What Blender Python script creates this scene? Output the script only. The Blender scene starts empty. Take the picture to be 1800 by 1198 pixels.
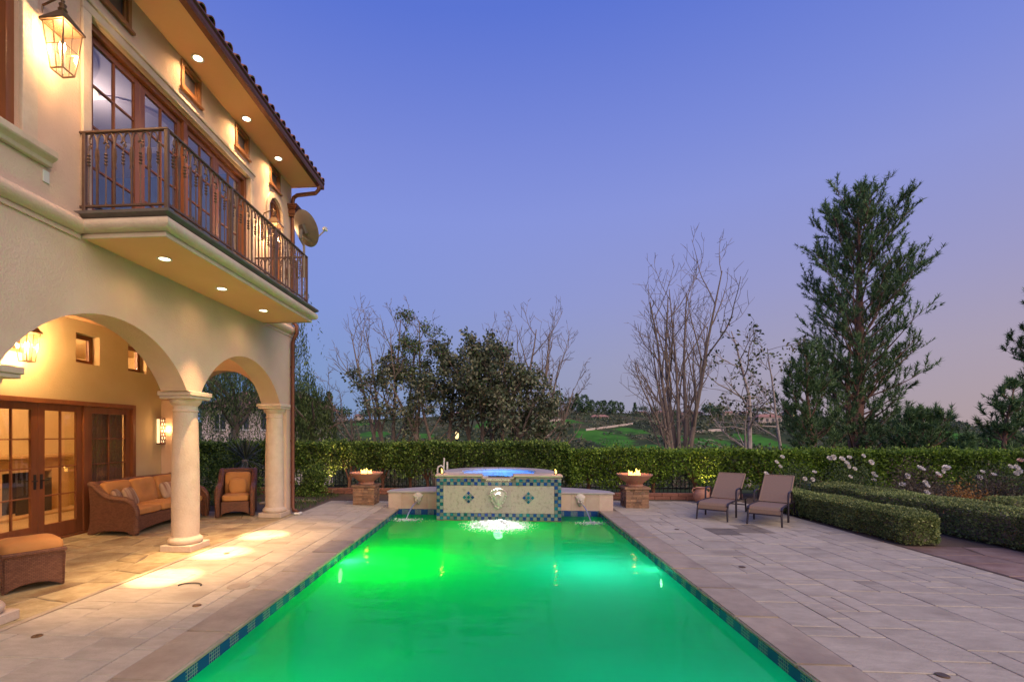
import bpy, bmesh, math, random
import numpy as np
from mathutils import Vector, Matrix, Euler
R = math.radians
SC = bpy.context.scene
COL = SC.collection

# ------------------------------------------------------------------ camera
cam_data = bpy.data.cameras.new('camera')
cam = bpy.data.objects.new('camera', cam_data); COL.objects.link(cam)
cam.location = (0, 0, 1.75)
cam.rotation_euler = (R(90), 0, math.atan(63 / 850))
cam_data.sensor_width = 36; cam_data.lens = 17.0
cam_data.shift_x = 85 / 1800; cam_data.shift_y = 163 / 1800
cam_data.clip_start = 0.05; cam_data.clip_end = 4000
SC.camera = cam

# ------------------------------------------------------------------ dusk sky
world = bpy.data.worlds.new('World'); SC.world = world
world.use_nodes = True
wn = world.node_tree.nodes; wl = world.node_tree.links
for n in list(wn): wn.remove(n)
SUN_EL, SUN_ROT = 24, 145          # afterglow behind the camera
sky = wn.new('ShaderNodeTexSky'); sky.sky_type = 'NISHITA'; sky.sun_disc = False
sky.sun_elevation = R(1.5); sky.sun_rotation = R(SUN_ROT); sky.altitude = 250
sky.air_density = 1.0; sky.dust_density = 1.2; sky.ozone_density = 5.0
tc = wn.new('ShaderNodeTexCoord'); sep = wn.new('ShaderNodeSeparateXYZ')
wl.new(tc.outputs['Generated'], sep.inputs[0])
ramp = wn.new('ShaderNodeValToRGB')          # dusk gradient by elevation, the same all round
cr = ramp.color_ramp; cr.interpolation = 'LINEAR'
stops = [(0.0, (0.39, 0.395, 0.56)), (0.13, (0.38, 0.40, 0.645)), (0.25, (0.335, 0.375, 0.75)),
         (0.40, (0.285, 0.345, 0.81)), (0.66, (0.120, 0.200, 0.73)), (1.0, (0.09, 0.15, 0.60))]
cr.elements[0].position = stops[0][0]; cr.elements[0].color = (*stops[0][1], 1)
cr.elements[1].position = stops[-1][0]; cr.elements[1].color = (*stops[-1][1], 1)
for p, c in stops[1:-1]:
    e = cr.elements.new(p); e.color = (*c, 1)
wl.new(sep.outputs['Z'], ramp.inputs[0])
# pink belt towards +X, cool towards -X (twilight arch)
az = wn.new('ShaderNodeMapRange'); az.inputs[1].default_value = -0.5; az.inputs[2].default_value = 0.8
wl.new(sep.outputs['X'], az.inputs[0])
el = wn.new('ShaderNodeMapRange'); el.inputs[1].default_value = 0.0; el.inputs[2].default_value = 0.5
el.inputs[3].default_value = 1.0; el.inputs[4].default_value = 0.0
wl.new(sep.outputs['Z'], el.inputs[0])
tint = wn.new('ShaderNodeMix'); tint.data_type = 'RGBA'
tint.inputs[6].default_value = (0.45, 0.85, 1.1, 1); tint.inputs[7].default_value = (1.36, 0.98, 0.66, 1)
wl.new(az.outputs[0], tint.inputs[0])
mul = wn.new('ShaderNodeMix'); mul.data_type = 'RGBA'; mul.blend_type = 'MULTIPLY'
wl.new(el.outputs[0], mul.inputs[0]); wl.new(ramp.outputs[0], mul.inputs[6]); wl.new(tint.outputs[2], mul.inputs[7])
sks = wn.new('ShaderNodeVectorMath'); sks.operation = 'SCALE'; sks.inputs[3].default_value = 0.10
wl.new(sky.outputs[0], sks.inputs[0])
mixs = wn.new('ShaderNodeMix'); mixs.data_type = 'RGBA'; mixs.inputs[0].default_value = 0.12
wl.new(mul.outputs[2], mixs.inputs[6]); wl.new(sks.outputs[0], mixs.inputs[7])
bg = wn.new('ShaderNodeBackground'); bg.inputs[1].default_value = 1.0
wo = wn.new('ShaderNodeOutputWorld')
wl.new(mixs.outputs[2], bg.inputs[0]); wl.new(bg.outputs[0], wo.inputs[0])

# ------------------------------------------------------------------ soft afterglow
sd = bpy.data.lights.new('sun', 'SUN'); sd.energy = 2.75; sd.angle = R(70); sd.color = (1.0, 0.77, 0.54)
sun = bpy.data.objects.new('sun', sd); COL.objects.link(sun)
_a = R(SUN_ROT); _e = R(SUN_EL + 14)
_d = Vector((math.sin(_a) * math.cos(_e), math.cos(_a) * math.cos(_e), math.sin(_e)))
sun.rotation_euler = _d.to_track_quat('Z', 'Y').to_euler()

vs = SC.view_settings
vs.view_transform = 'Standard'; vs.look = 'None'; vs.exposure = 0; vs.gamma = 1; vs.use_curve_mapping = False
SC.render.engine = 'CYCLES'
cy = SC.cycles
cy.use_denoising = True
cy.max_bounces = 8; cy.diffuse_bounces = 3; cy.glossy_bounces = 3; cy.transparent_max_bounces = 16
cy.caustics_reflective = False; cy.caustics_refractive = False
cy.sample_clamp_indirect = 4.0

# ------------------------------------------------------------------ materials
MATS = {}
def _nt(name):
    m = bpy.data.materials.new(name); m.use_nodes = True
    nt = m.node_tree
    return m, nt, nt.nodes['Principled BSDF']
def pm(name, c1, c2=None, scale=4.0, rough=0.7, bump=0.0, bscale=None, metal=0.0, var=0.0, detail=6.0,
       c3=None, stretch=None, spec=0.5, island=0.0, coat=0.0):
    """principled material: noise between c1 and c2, optional third stain colour, per-object value variation, noise bump"""
    m, nt, b = _nt(name); N, L = nt.nodes, nt.links
    b.inputs['Roughness'].default_value = rough; b.inputs['Metallic'].default_value = metal
    b.inputs['Specular IOR Level'].default_value = spec
    b.inputs['Coat Weight'].default_value = coat
    c2 = c2 or c1
    tc = N.new('ShaderNodeTexCoord'); mp = N.new('ShaderNodeMapping')
    L.new(tc.outputs['Object'], mp.inputs[0])
    if stretch: mp.inputs['Scale'].default_value = stretch
    src = mp.outputs[0]
    if var:
        oi = N.new('ShaderNodeObjectInfo'); ad = N.new('ShaderNodeVectorMath'); ad.operation = 'ADD'
        sc_ = N.new('ShaderNodeMath'); sc_.operation = 'MULTIPLY'; sc_.inputs[1].default_value = 37.0
        L.new(oi.outputs['Random'], sc_.inputs[0]); L.new(mp.outputs[0], ad.inputs[0]); L.new(sc_.outputs[0], ad.inputs[1])
        src = ad.outputs[0]
    nz = N.new('ShaderNodeTexNoise'); nz.inputs['Scale'].default_value = scale; nz.inputs['Detail'].default_value = detail
    nz.inputs['Roughness'].default_value = 0.65
    L.new(src, nz.inputs['Vector'])
    rp = N.new('ShaderNodeValToRGB'); rp.color_ramp.elements[0].position = 0.3; rp.color_ramp.elements[1].position = 0.7
    rp.color_ramp.elements[0].color = (*c1, 1); rp.color_ramp.elements[1].color = (*c2, 1)
    L.new(nz.outputs[0], rp.inputs[0]); col = rp.outputs[0]
    if c3:
        n2 = N.new('ShaderNodeTexNoise'); n2.inputs['Scale'].default_value = scale * 0.23; n2.inputs['Detail'].default_value = 4
        L.new(src, n2.inputs['Vector'])
        r2 = N.new('ShaderNodeMapRange'); r2.inputs[1].default_value = 0.52; r2.inputs[2].default_value = 0.72
        L.new(n2.outputs[0], r2.inputs[0])
        mx = N.new('ShaderNodeMix'); mx.data_type = 'RGBA'; mx.inputs[7].default_value = (*c3, 1)
        L.new(r2.outputs[0], mx.inputs[0]); L.new(col, mx.inputs[6]); col = mx.outputs[2]
    if var or island:
        hs = N.new('ShaderNodeHueSaturation'); mr = N.new('ShaderNodeMapRange')
        if var: s_, a_ = oi.outputs['Random'], var
        else:
            ge = N.new('ShaderNodeNewGeometry'); s_, a_ = ge.outputs['Random Per Island'], island
        mr.inputs[3].default_value = 1 - a_; mr.inputs[4].default_value = 1 + a_
        L.new(s_, mr.inputs[0]); L.new(mr.outputs[0], hs.inputs['Value']); L.new(col, hs.inputs['Color']); col = hs.outputs[0]
    L.new(col, b.inputs['Base Color'])
    if bump:
        n3 = N.new('ShaderNodeTexNoise'); n3.inputs['Scale'].default_value = bscale or scale * 6; n3.inputs['Detail'].default_value = 5
        L.new(src, n3.inputs['Vector'])
        bp = N.new('ShaderNodeBump'); bp.inputs['Strength'].default_value = bump; bp.inputs['Distance'].default_value = 0.02
        L.new(n3.outputs[0], bp.inputs['Height']); L.new(bp.outputs[0], b.inputs['Normal'])
    MATS[name] = m
    return m
def leafmat(name, dark, mid, light, trans=0.25, rough=0.55):
    m, nt, b = _nt(name); N, L = nt.nodes, nt.links
    ge = N.new('ShaderNodeNewGeometry')
    rp = N.new('ShaderNodeValToRGB'); e = rp.color_ramp.elements
    e[0].color = (*dark, 1); e[1].color = (*light, 1); e[1].position = 1.0
    x = e.new(0.55); x.color = (*mid, 1)
    L.new(ge.outputs['Random Per Island'], rp.inputs[0])
    nz = N.new('ShaderNodeTexNoise'); nz.inputs['Scale'].default_value = 1.3; nz.inputs['Detail'].default_value = 3
    tc = N.new('ShaderNodeTexCoord'); L.new(tc.outputs['Object'], nz.inputs['Vector'])
    mr = N.new('ShaderNodeMapRange'); mr.inputs[1].default_value = 0.3; mr.inputs[2].default_value = 0.7
    mr.inputs[3].default_value = 0.65; mr.inputs[4].default_value = 1.3
    L.new(nz.outputs[0], mr.inputs[0])
    hs = N.new('ShaderNodeHueSaturation'); L.new(mr.outputs[0], hs.inputs['Value']); L.new(rp.outputs[0], hs.inputs['Color'])
    L.new(hs.outputs[0], b.inputs['Base Color']); b.inputs['Roughness'].default_value = rough
    b.inputs['Specular IOR Level'].default_value = 0.35
    tr = N.new('ShaderNodeBsdfTranslucent'); L.new(hs.outputs[0], tr.inputs[0])
    mx = N.new('ShaderNodeMixShader'); mx.inputs[0].default_value = trans
    out = nt.nodes['Material Output']
    L.new(b.outputs[0], mx.inputs[1]); L.new(tr.outputs[0], mx.inputs[2]); L.new(mx.outputs[0], out.inputs[0])
    MATS[name] = m
    return m
def emit(name, col, strength):
    m, nt, b = _nt(name)
    b.inputs['Base Color'].default_value = (*col, 1)
    b.inputs['Emission Color'].default_value = (*col, 1); b.inputs['Emission Strength'].default_value = strength
    MATS[name] = m
    return m
def glass(name, tint=(1, 1, 1), rough=0.02, ior=1.5, bump=0.0, bscale=3.0, gain=1.0, base=0.0, stretch=None):
    """clear sheet: transparent, with a mirror layer that grows at grazing angles"""
    m, nt, b = _nt(name); N, L = nt.nodes, nt.links
    N.remove(b)
    tr = N.new('ShaderNodeBsdfTransparent'); tr.inputs[0].default_value = (*tint, 1)
    gl = N.new('ShaderNodeBsdfGlossy'); gl.inputs['Roughness'].default_value = rough
    fr = N.new('ShaderNodeFresnel'); fr.inputs[0].default_value = ior
    ma = N.new('ShaderNodeMath'); ma.operation = 'MULTIPLY_ADD'; ma.inputs[1].default_value = gain; ma.inputs[2].default_value = base
    ma.use_clamp = True
    ge = N.new('ShaderNodeNewGeometry'); io = N.new('ShaderNodeMapRange')      # thin sheet: the same index from both sides
    io.inputs[3].default_value = ior; io.inputs[4].default_value = 1 / ior
    L.new(ge.outputs['Backfacing'], io.inputs[0]); L.new(io.outputs[0], fr.inputs[0])
    L.new(fr.outputs[0], ma.inputs[0])
    mx = N.new('ShaderNodeMixShader'); L.new(ma.outputs[0], mx.inputs[0])
    L.new(tr.outputs[0], mx.inputs[1]); L.new(gl.outputs[0], mx.inputs[2])
    L.new(mx.outputs[0], N['Material Output'].inputs[0])
    if bump:
        tc = N.new('ShaderNodeTexCoord'); mp = N.new('ShaderNodeMapping'); L.new(tc.outputs['Object'], mp.inputs[0])
        if stretch: mp.inputs['Scale'].default_value = stretch
        nz = N.new('ShaderNodeTexNoise'); nz.inputs['Scale'].default_value = bscale; nz.inputs['Detail'].default_value = 3
        L.new(mp.outputs[0], nz.inputs['Vector'])
        bp = N.new('ShaderNodeBump'); bp.inputs['Strength'].default_value = bump; bp.inputs['Distance'].default_value = 0.02
        L.new(nz.outputs[0], bp.inputs['Height'])
        L.new(bp.outputs[0], gl.inputs['Normal']); L.new(bp.outputs[0], fr.inputs['Normal'])
    MATS[name] = m
    return m

pm('stucco', (0.65, 0.465, 0.33), (0.73, 0.535, 0.395), 1.6, 0.9, 0.4, 45, c3=(0.59, 0.41, 0.28), detail=9)
pm('stucco_warm_lit', (0.62, 0.46, 0.24), (0.68, 0.52, 0.29), 1.4, 0.9, 0.2, 50, c3=(0.56, 0.40, 0.20))  # same stucco, with the porch's warm lamplight put into the colour
pm('limestone', (0.58, 0.45, 0.32), (0.69, 0.56, 0.42), 5.0, 0.8, 0.35, 40, c3=(0.50, 0.37, 0.25), detail=10)
pm('soffit', (0.80, 0.41, 0.21), (0.84, 0.44, 0.235), 2.0, 0.85, 0.05)  # ochre carries the warm lamp bounce in the colour itself
pm('wood', (0.20, 0.068, 0.024), (0.30, 0.105, 0.037), 6, 0.42, 0.1, 40, stretch=(1, 1, 0.15))
pm('wood_pale', (0.26, 0.11, 0.045), (0.33, 0.15, 0.06), 6, 0.45, 0.1, 40, stretch=(1, 1, 0.15))
pm('iron', (0.11, 0.062, 0.04), (0.18, 0.10, 0.065), 14, 0.5, 0.15, 60, metal=0.2)
pm('copper_brown', (0.14, 0.055, 0.03), (0.19, 0.075, 0.045), 5, 0.42, 0.05, metal=0.5)
pm('bronze', (0.16, 0.10, 0.055), (0.24, 0.15, 0.08), 9, 0.4, 0.05, metal=0.7)
pm('lead', (0.10, 0.085, 0.075), (0.16, 0.13, 0.11), 8, 0.6, 0.1)
pm('roof_tile', (0.26, 0.10, 0.055), (0.38, 0.17, 0.10), 7, 0.8, 0.25, var=0.3, c3=(0.16, 0.09, 0.06))
pm('travertine', (0.39, 0.335, 0.24), (0.53, 0.46, 0.345), 6.0, 0.62, 0.3, 45, var=0.075, c3=(0.34, 0.285, 0.205), stretch=(1, 2.2, 1), detail=10)
pm('travertine_wet', (0.17, 0.135, 0.085), (0.27, 0.22, 0.15), 6.0, 0.5, 0.3, 45, var=0.2, c3=(0.40, 0.34, 0.25), stretch=(1, 2.2, 1))
pm('grout', (0.16, 0.128, 0.095), (0.21, 0.17, 0.13), 10, 0.95)
pm('coping', (0.33, 0.265, 0.18), (0.45, 0.365, 0.255), 6.0, 0.5, 0.15, 40, var=0.12, c3=(0.26, 0.20, 0.14))
pm('flagstone', (0.30, 0.22, 0.10), (0.50, 0.41, 0.23), 6.5, 0.55, 0.5, 22, var=0.26, c3=(0.20, 0.12, 0.05), detail=10)
pm('flagstone_brown', (0.22, 0.13, 0.085), (0.34, 0.24, 0.19), 4.0, 0.7, 0.35, 22, var=0.25, c3=(0.17, 0.09, 0.06))
pm('plaster', (0.22, 0.36, 0.30), (0.30, 0.46, 0.38), 1.2, 0.8, c3=(0.18, 0.30, 0.25))
pm('pebble', (0.40, 0.305, 0.265), (0.58, 0.46, 0.40), 60, 0.7, 0.4, 110, c3=(0.32, 0.25, 0.21))
pm('spa_plaster', (0.50, 0.62, 0.75), (0.56, 0.68, 0.8), 2, 0.8)
pm('pink_stone', (0.50, 0.36, 0.26), (0.60, 0.46, 0.35), 3.5, 0.7, 0.15, 40, var=0.07, c3=(0.45, 0.28, 0.19))
pm('grey_stone', (0.36, 0.32, 0.30), (0.46, 0.41, 0.38), 5, 0.6, 0.12, 40, var=0.08)
pm('cast_stone', (0.56, 0.49, 0.40), (0.66, 0.58, 0.48), 14, 0.8, 0.25, 60)
pm('ledgestone', (0.22, 0.115, 0.06), (0.38, 0.22, 0.12), 9, 0.8, 0.45, 40, var=0.32, c3=(0.16, 0.10, 0.07))
pm('terracotta', (0.40, 0.17, 0.10), (0.54, 0.28, 0.18), 6, 0.75, 0.2, 40, c3=(0.34, 0.2, 0.15), stretch=(1, 1, 4))
pm('brick_red', (0.22, 0.085, 0.05), (0.30, 0.13, 0.08), 9, 0.85, 0.3, 50, var=0.2)
pm('mosaic_blue', (0.008, 0.03, 0.17), (0.015, 0.055, 0.27), 30, 0.18, var=0.45, coat=0.5)
pm('mosaic_teal', (0.008, 0.10, 0.17), (0.015, 0.15, 0.21), 30, 0.18, var=0.4, coat=0.5)
pm('mosaic_grey', (0.17, 0.19, 0.18), (0.26, 0.27, 0.25), 30, 0.3, var=0.3)
pm('cushion', (0.50, 0.22, 0.055), (0.56, 0.26, 0.075), 5, 0.85, 0.12, 240)
pm('pillow_stripe', (0.55, 0.42, 0.27), (0.22, 0.085, 0.035), 3.2, 0.85, 0.1, 200, detail=1, stretch=(5, 0.4, 0.4))
pm('sling', (0.23, 0.15, 0.10), (0.265, 0.175, 0.12), 40, 0.75, 0.15, 300)
pm('dark_frame', (0.03, 0.022, 0.028), (0.045, 0.033, 0.04), 10, 0.38, metal=0.3)
pm('bark', (0.17, 0.122, 0.092), (0.31, 0.235, 0.185), 12, 0.9, 0.5, 40, stretch=(1, 1, 0.3))
pm('bark_pale', (0.32, 0.25, 0.21), (0.50, 0.42, 0.37), 7, 0.85, 0.3, 30, c3=(0.24, 0.17, 0.14))
pm('bark_pine', (0.17, 0.085, 0.06), (0.30, 0.16, 0.115), 8, 0.95, 0.6, 25, stretch=(1, 1, 0.35))
pm('bark_red', (0.14, 0.06, 0.035), (0.24, 0.11, 0.065), 9, 0.9, 0.4, 30, stretch=(1, 1, 0.3))
pm('white_paint', (0.66, 0.62, 0.55), (0.72, 0.68, 0.6), 6, 0.5)
pm('brown_soil', (0.085, 0.055, 0.035), (0.14, 0.095, 0.06), 9, 0.95, 0.6, 30)
pm('black_metal', (0.015, 0.014, 0.014), (0.022, 0.02, 0.02), 8, 0.5)
pm('room_cream', (0.66, 0.50, 0.26), (0.70, 0.54, 0.29), 2, 0.8)
pm('room_floor', (0.50, 0.36, 0.19), (0.58, 0.43, 0.24), 3, 0.35, c3=(0.42, 0.29, 0.15))
pm('room_white', (0.66, 0.56, 0.58), (0.70, 0.60, 0.62), 2, 0.8)
pm('room_blue', (0.15, 0.25, 0.48), (0.18, 0.29, 0.53), 2, 0.8)
pm('mantel', (0.50, 0.33, 0.16), (0.58, 0.40, 0.2), 5, 0.6, 0.1)
pm('soot', (0.02, 0.014, 0.01), (0.045, 0.03, 0.02), 8, 0.9)
pm('curtain', (0.30, 0.155, 0.075), (0.36, 0.19, 0.095), 8, 0.8, stretch=(1, 9, 0.3))
pm('far_wall', (0.52, 0.42, 0.37), (0.60, 0.49, 0.42), 1, 0.9, var=0.15)
pm('far_roof', (0.30, 0.15, 0.115), (0.37, 0.2, 0.15), 3, 0.9, var=0.2)
pm('far_window', (0.05, 0.05, 0.06), (0.07, 0.07, 0.09), 1, 0.3)
pm('petal_white', (0.80, 0.75, 0.66), (0.86, 0.82, 0.74), 8, 0.7, island=0.08)
pm('petal_pink', (0.74, 0.48, 0.38), (0.80, 0.62, 0.50), 8, 0.7, island=0.1)
pm('dish_grey', (0.21, 0.165, 0.13), (0.25, 0.20, 0.16), 4, 0.5)
glass('window_glass', (0.97, 0.97, 0.97), 0.01, 1.5, gain=1.4, base=0.03)
glass('lantern_glass', (0.95, 0.93, 0.86), 0.06, 1.45)
def milky_water(name, body, clear, share, rough, bump, bscale, gain):
    """pool water with suspended bubbles: most of the light from below is scattered, some passes straight through"""
    m = glass(name, clear, rough, 1.33, bump, bscale, gain, stretch=(0.6, 1.6, 1)); N, L = m.node_tree.nodes, m.node_tree.links
    tr = next(n for n in N if n.type == 'BSDF_TRANSPARENT'); mx = next(n for n in N if n.type == 'MIX_SHADER')
    tl = N.new('ShaderNodeBsdfTranslucent'); tl.inputs[0].default_value = (*body, 1)
    m2 = N.new('ShaderNodeMixShader'); m2.inputs[0].default_value = share
    L.new(tl.outputs[0], m2.inputs[1]); L.new(tr.outputs[0], m2.inputs[2]); L.new(m2.outputs[0], mx.inputs[1])
milky_water('water', (0.035, 0.72, 0.50), (0.25, 0.9, 0.6), 0.04, 0.04, 0.5, 2.6, 0.55)
glass('spa_water', (0.6, 0.85, 1.0), 0.04, 1.33, bump=0.3, bscale=6)
glass('sheet_water', (0.95, 0.97, 0.96), 0.2, 1.33, gain=0.5, base=0.02)
glass('jet_water', (0.96, 0.98, 0.97), 0.4, 1.33, gain=0.8, base=0.6)
leafmat('hedge_leaf', (0.036, 0.070, 0.016), (0.120, 0.209, 0.036), (0.339, 0.461, 0.090))
leafmat('hedge_bright', (0.049, 0.100, 0.014), (0.167, 0.283, 0.030), (0.350, 0.500, 0.067))
leafmat('box_leaf', (0.091, 0.130, 0.039), (0.243, 0.308, 0.097), (0.519, 0.550, 0.193))
leafmat('magnolia_leaf', (0.041, 0.065, 0.033), (0.124, 0.159, 0.080), (0.320, 0.300, 0.176), 0.1, 0.45)
leafmat('pine_needle', (0.040, 0.095, 0.033), (0.120, 0.208, 0.075), (0.253, 0.373, 0.135), 0.15)
leafmat('willow_leaf', (0.047, 0.085, 0.029), (0.113, 0.179, 0.056), (0.246, 0.320, 0.104))
leafmat('sycamore_leaf', (0.043, 0.058, 0.022), (0.087, 0.116, 0.036), (0.174, 0.160, 0.058))
leafmat('yucca_leaf', (0.043, 0.058, 0.043), (0.102, 0.123, 0.087), (0.217, 0.232, 0.160), 0.1)
leafmat('rose_leaf', (0.035, 0.070, 0.020), (0.096, 0.148, 0.049), (0.227, 0.278, 0.104))
leafmat('rose_brown', (0.066, 0.050, 0.033), (0.132, 0.099, 0.061), (0.220, 0.165, 0.099))
leafmat('orange_leaf', (0.242, 0.099, 0.022), (0.396, 0.187, 0.044), (0.495, 0.286, 0.088))
leafmat('far_leaf', (0.031, 0.068, 0.031), (0.076, 0.141, 0.063), (0.154, 0.232, 0.090), 0.1)
leafmat('scrub_leaf', (0.052, 0.078, 0.043), (0.104, 0.131, 0.070), (0.192, 0.192, 0.104), 0.1)
leafmat('grass_leaf', (0.043, 0.087, 0.017), (0.087, 0.145, 0.029), (0.145, 0.203, 0.051))
leafmat('foam', (0.84, 0.86, 0.84), (0.88, 0.90, 0.88), (0.93, 0.94, 0.92), 0.5, 0.45)
emit('bulb', (1.0, 0.82, 0.50), 28)
emit('lamp_lens', (1.0, 0.86, 0.58), 9)
emit('sconce_glow', (1.0, 0.84, 0.52), 0.95)
emit('flame', (1.0, 0.62, 0.12), 5)
emit('flame_core', (1.0, 0.85, 0.40), 9)
emit('pool_lens_white', (0.80, 1.0, 0.30), 42)
emit('pool_lens_warm', (1.0, 0.95, 0.6), 50)
emit('spa_lens', (0.45, 0.80, 1.0), 6)
emit('warm_window', (1.0, 0.72, 0.28), 2.2)

def wicker(name, c1, c2, s):
    m, nt, b = _nt(name); N, L = nt.nodes, nt.links
    tc = N.new('ShaderNodeTexCoord')
    sp = N.new('ShaderNodeSeparateXYZ'); L.new(tc.outputs['Object'], sp.inputs[0])
    ad = N.new('ShaderNodeMath'); ad.operation = 'ADD'; L.new(sp.outputs[0], ad.inputs[0]); L.new(sp.outputs[1], ad.inputs[1])
    cb = N.new('ShaderNodeCombineXYZ'); L.new(ad.outputs[0], cb.inputs[0]); L.new(sp.outputs[2], cb.inputs[1])
    br = N.new('ShaderNodeTexBrick'); br.inputs['Scale'].default_value = s; br.offset = 0.5
    br.inputs['Color1'].default_value = (*c1, 1); br.inputs['Color2'].default_value = (*c2, 1)
    br.inputs['Mortar'].default_value = (c1[0] * .22, c1[1] * .22, c1[2] * .22, 1)
    br.inputs['Mortar Size'].default_value = 0.035; br.inputs['Mortar Smooth'].default_value = 1.0
    br.inputs['Brick Width'].default_value = 0.62; br.inputs['Row Height'].default_value = 0.30
    L.new(cb.outputs[0], br.inputs['Vector']); L.new(br.outputs['Color'], b.inputs['Base Color'])
    iv = N.new('ShaderNodeMath'); iv.operation = 'SUBTRACT'; iv.inputs[0].default_value = 1; L.new(br.outputs['Fac'], iv.inputs[1])
    bp = N.new('ShaderNodeBump'); bp.inputs['Strength'].default_value = 0.9; bp.inputs['Distance'].default_value = 0.012
    L.new(iv.outputs[0], bp.inputs['Height']); L.new(bp.outputs[0], b.inputs['Normal'])
    b.inputs['Roughness'].default_value = 0.5
    MATS[name] = m
wicker('wicker', (0.17, 0.066, 0.032), (0.25, 0.105, 0.052), 18)

def waterline(name):
    """15 cm glazed tiles, printed alternately with a small mosaic grid and plain blue"""
    m, nt, b = _nt(name); N, L = nt.nodes, nt.links
    tc = N.new('ShaderNodeTexCoord'); sp = N.new('ShaderNodeSeparateXYZ'); L.new(tc.outputs['Object'], sp.inputs[0])
    ad = N.new('ShaderNodeMath'); ad.operation = 'ADD'; L.new(sp.outputs[0], ad.inputs[0]); L.new(sp.outputs[1], ad.inputs[1])
    cb = N.new('ShaderNodeCombineXYZ'); L.new(ad.outputs[0], cb.inputs[0]); L.new(sp.outputs[2], cb.inputs[1])
    br = N.new('ShaderNodeTexBrick'); br.offset = 0.0; br.inputs['Scale'].default_value = 1
    br.inputs['Brick Width'].default_value = 0.028; br.inputs['Row Height'].default_value = 0.028
    br.inputs['Mortar Size'].default_value = 0.0022; br.inputs['Mortar'].default_value = (0.34, 0.33, 0.28, 1)
    br.inputs['Color1'].default_value = (0.01, 0.03, 0.16, 1); br.inputs['Color2'].default_value = (0.02, 0.14, 0.19, 1)
    L.new(cb.outputs[0], br.inputs['Vector'])
    ck = N.new('ShaderNodeMath'); ck.operation = 'PINGPONG'; ck.inputs[1].default_value = 0.15; L.new(ad.outputs[0], ck.inputs[0])
    gt = N.new('ShaderNodeMath'); gt.operation = 'GREATER_THAN'; gt.inputs[1].default_value = 0.075; L.new(ck.outputs[0], gt.inputs[0])
    mx = N.new('ShaderNodeMix'); mx.data_type = 'RGBA'; mx.inputs[7].default_value = (0.012, 0.055, 0.20, 1)
    L.new(gt.outputs[0], mx.inputs[0]); L.new(br.outputs['Color'], mx.inputs[6]); L.new(mx.outputs[2], b.inputs['Base Color'])
    b.inputs['Roughness'].default_value = 0.2
    MATS[name] = m
waterline('waterline_tile')

def terrain_mat():
    m, nt, b = _nt('terrain'); N, L = nt.nodes, nt.links
    at = N.new('ShaderNodeAttribute'); at.attribute_name = 'meadow'
    tc = N.new('ShaderNodeTexCoord')
    n1 = N.new('ShaderNodeTexNoise'); n1.inputs['Scale'].default_value = 0.035; n1.inputs['Detail'].default_value = 8
    L.new(tc.outputs['Object'], n1.inputs['Vector'])
    r1 = N.new('ShaderNodeValToRGB'); e = r1.color_ramp.elements
    e[0].position = 0.35; e[0].color = (0.030, 0.045, 0.022, 1); e[1].position = 0.7; e[1].color = (0.12, 0.095, 0.055, 1)
    k = e.new(0.52); k.color = (0.055, 0.075, 0.03, 1)
    L.new(n1.outputs[0], r1.inputs[0])
    n2 = N.new('ShaderNodeTexNoise'); n2.inputs['Scale'].default_value = 0.12; n2.inputs['Detail'].default_value = 8
    L.new(tc.outputs['Object'], n2.inputs['Vector'])
    r2 = N.new('ShaderNodeValToRGB'); e = r2.color_ramp.elements
    e[0].position = 0.3; e[0].color = (0.035, 0.12, 0.016, 1); e[1].position = 0.75; e[1].color = (0.075, 0.24, 0.03, 1)
    L.new(n2.outputs[0], r2.inputs[0])
    ad = N.new('ShaderNodeMath'); ad.operation = 'ADD'; L.new(at.outputs['Fac'], ad.inputs[0]); L.new(n2.outputs[0], ad.inputs[1])
    mr = N.new('ShaderNodeMapRange'); mr.inputs[1].default_value = 0.9; mr.inputs[2].default_value = 1.1
    L.new(ad.outputs[0], mr.inputs[0])
    mx = N.new('ShaderNodeMix'); mx.data_type = 'RGBA'
    L.new(mr.outputs[0], mx.inputs[0]); L.new(r1.outputs[0], mx.inputs[6]); L.new(r2.outputs[0], mx.inputs[7])
    L.new(mx.outputs[2], b.inputs['Base Color']); b.inputs['Roughness'].default_value = 0.95
    b.inputs['Specular IOR Level'].default_value = 0.1
    MATS['terrain'] = m
terrain_mat()

# ------------------------------------------------------------------ helpers
ORI = {}
def root_of(o):
    while o.parent: o = o.parent
    return o
def tag(o, label=None, cat=None, group=None, kind=None):
    if label: o['label'] = label
    if cat: o['category'] = cat
    if group: o['group'] = group
    if kind: o['kind'] = kind
    return o
def thing(name, label, cat, loc=(0, 0, 0), rz=0.0, group=None, local=False):
    """an Empty at the thing's base; local=True: parts are modelled round the thing's own origin"""
    o = bpy.data.objects.new(name, None); COL.objects.link(o)
    o.empty_display_size = 0.1
    o.location = loc; o.rotation_euler = (0, 0, rz)
    ORI[o.name] = Vector((0, 0, 0)) if local else Vector(loc)
    return tag(o, label, cat, group)
def link(name, me, mat, parent=None):
    o = bpy.data.objects.new(name, me); COL.objects.link(o)
    if mat is not None and not me.materials: me.materials.append(MATS[mat])
    if parent is not None: o.parent = parent
    return o
def piece(name, me, parent, loc=(0, 0, 0), rot=(0, 0, 0), scale=(1, 1, 1)):
    """a piece that shares its mesh with its look-alikes"""
    o = bpy.data.objects.new(name, me); COL.objects.link(o); o.parent = parent
    off = ORI.get(root_of(parent).name, Vector((0, 0, 0))) if parent is not None else Vector((0, 0, 0))
    o.location = Vector(loc) - off; o.rotation_euler = rot; o.scale = scale
    return o
def copy_tree(o, parent=None):
    c = o.copy(); COL.objects.link(c); c.parent = parent
    ORI[c.name] = Vector((0, 0, 0))
    for ch in o.children: copy_tree(ch, c)
    return c

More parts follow.
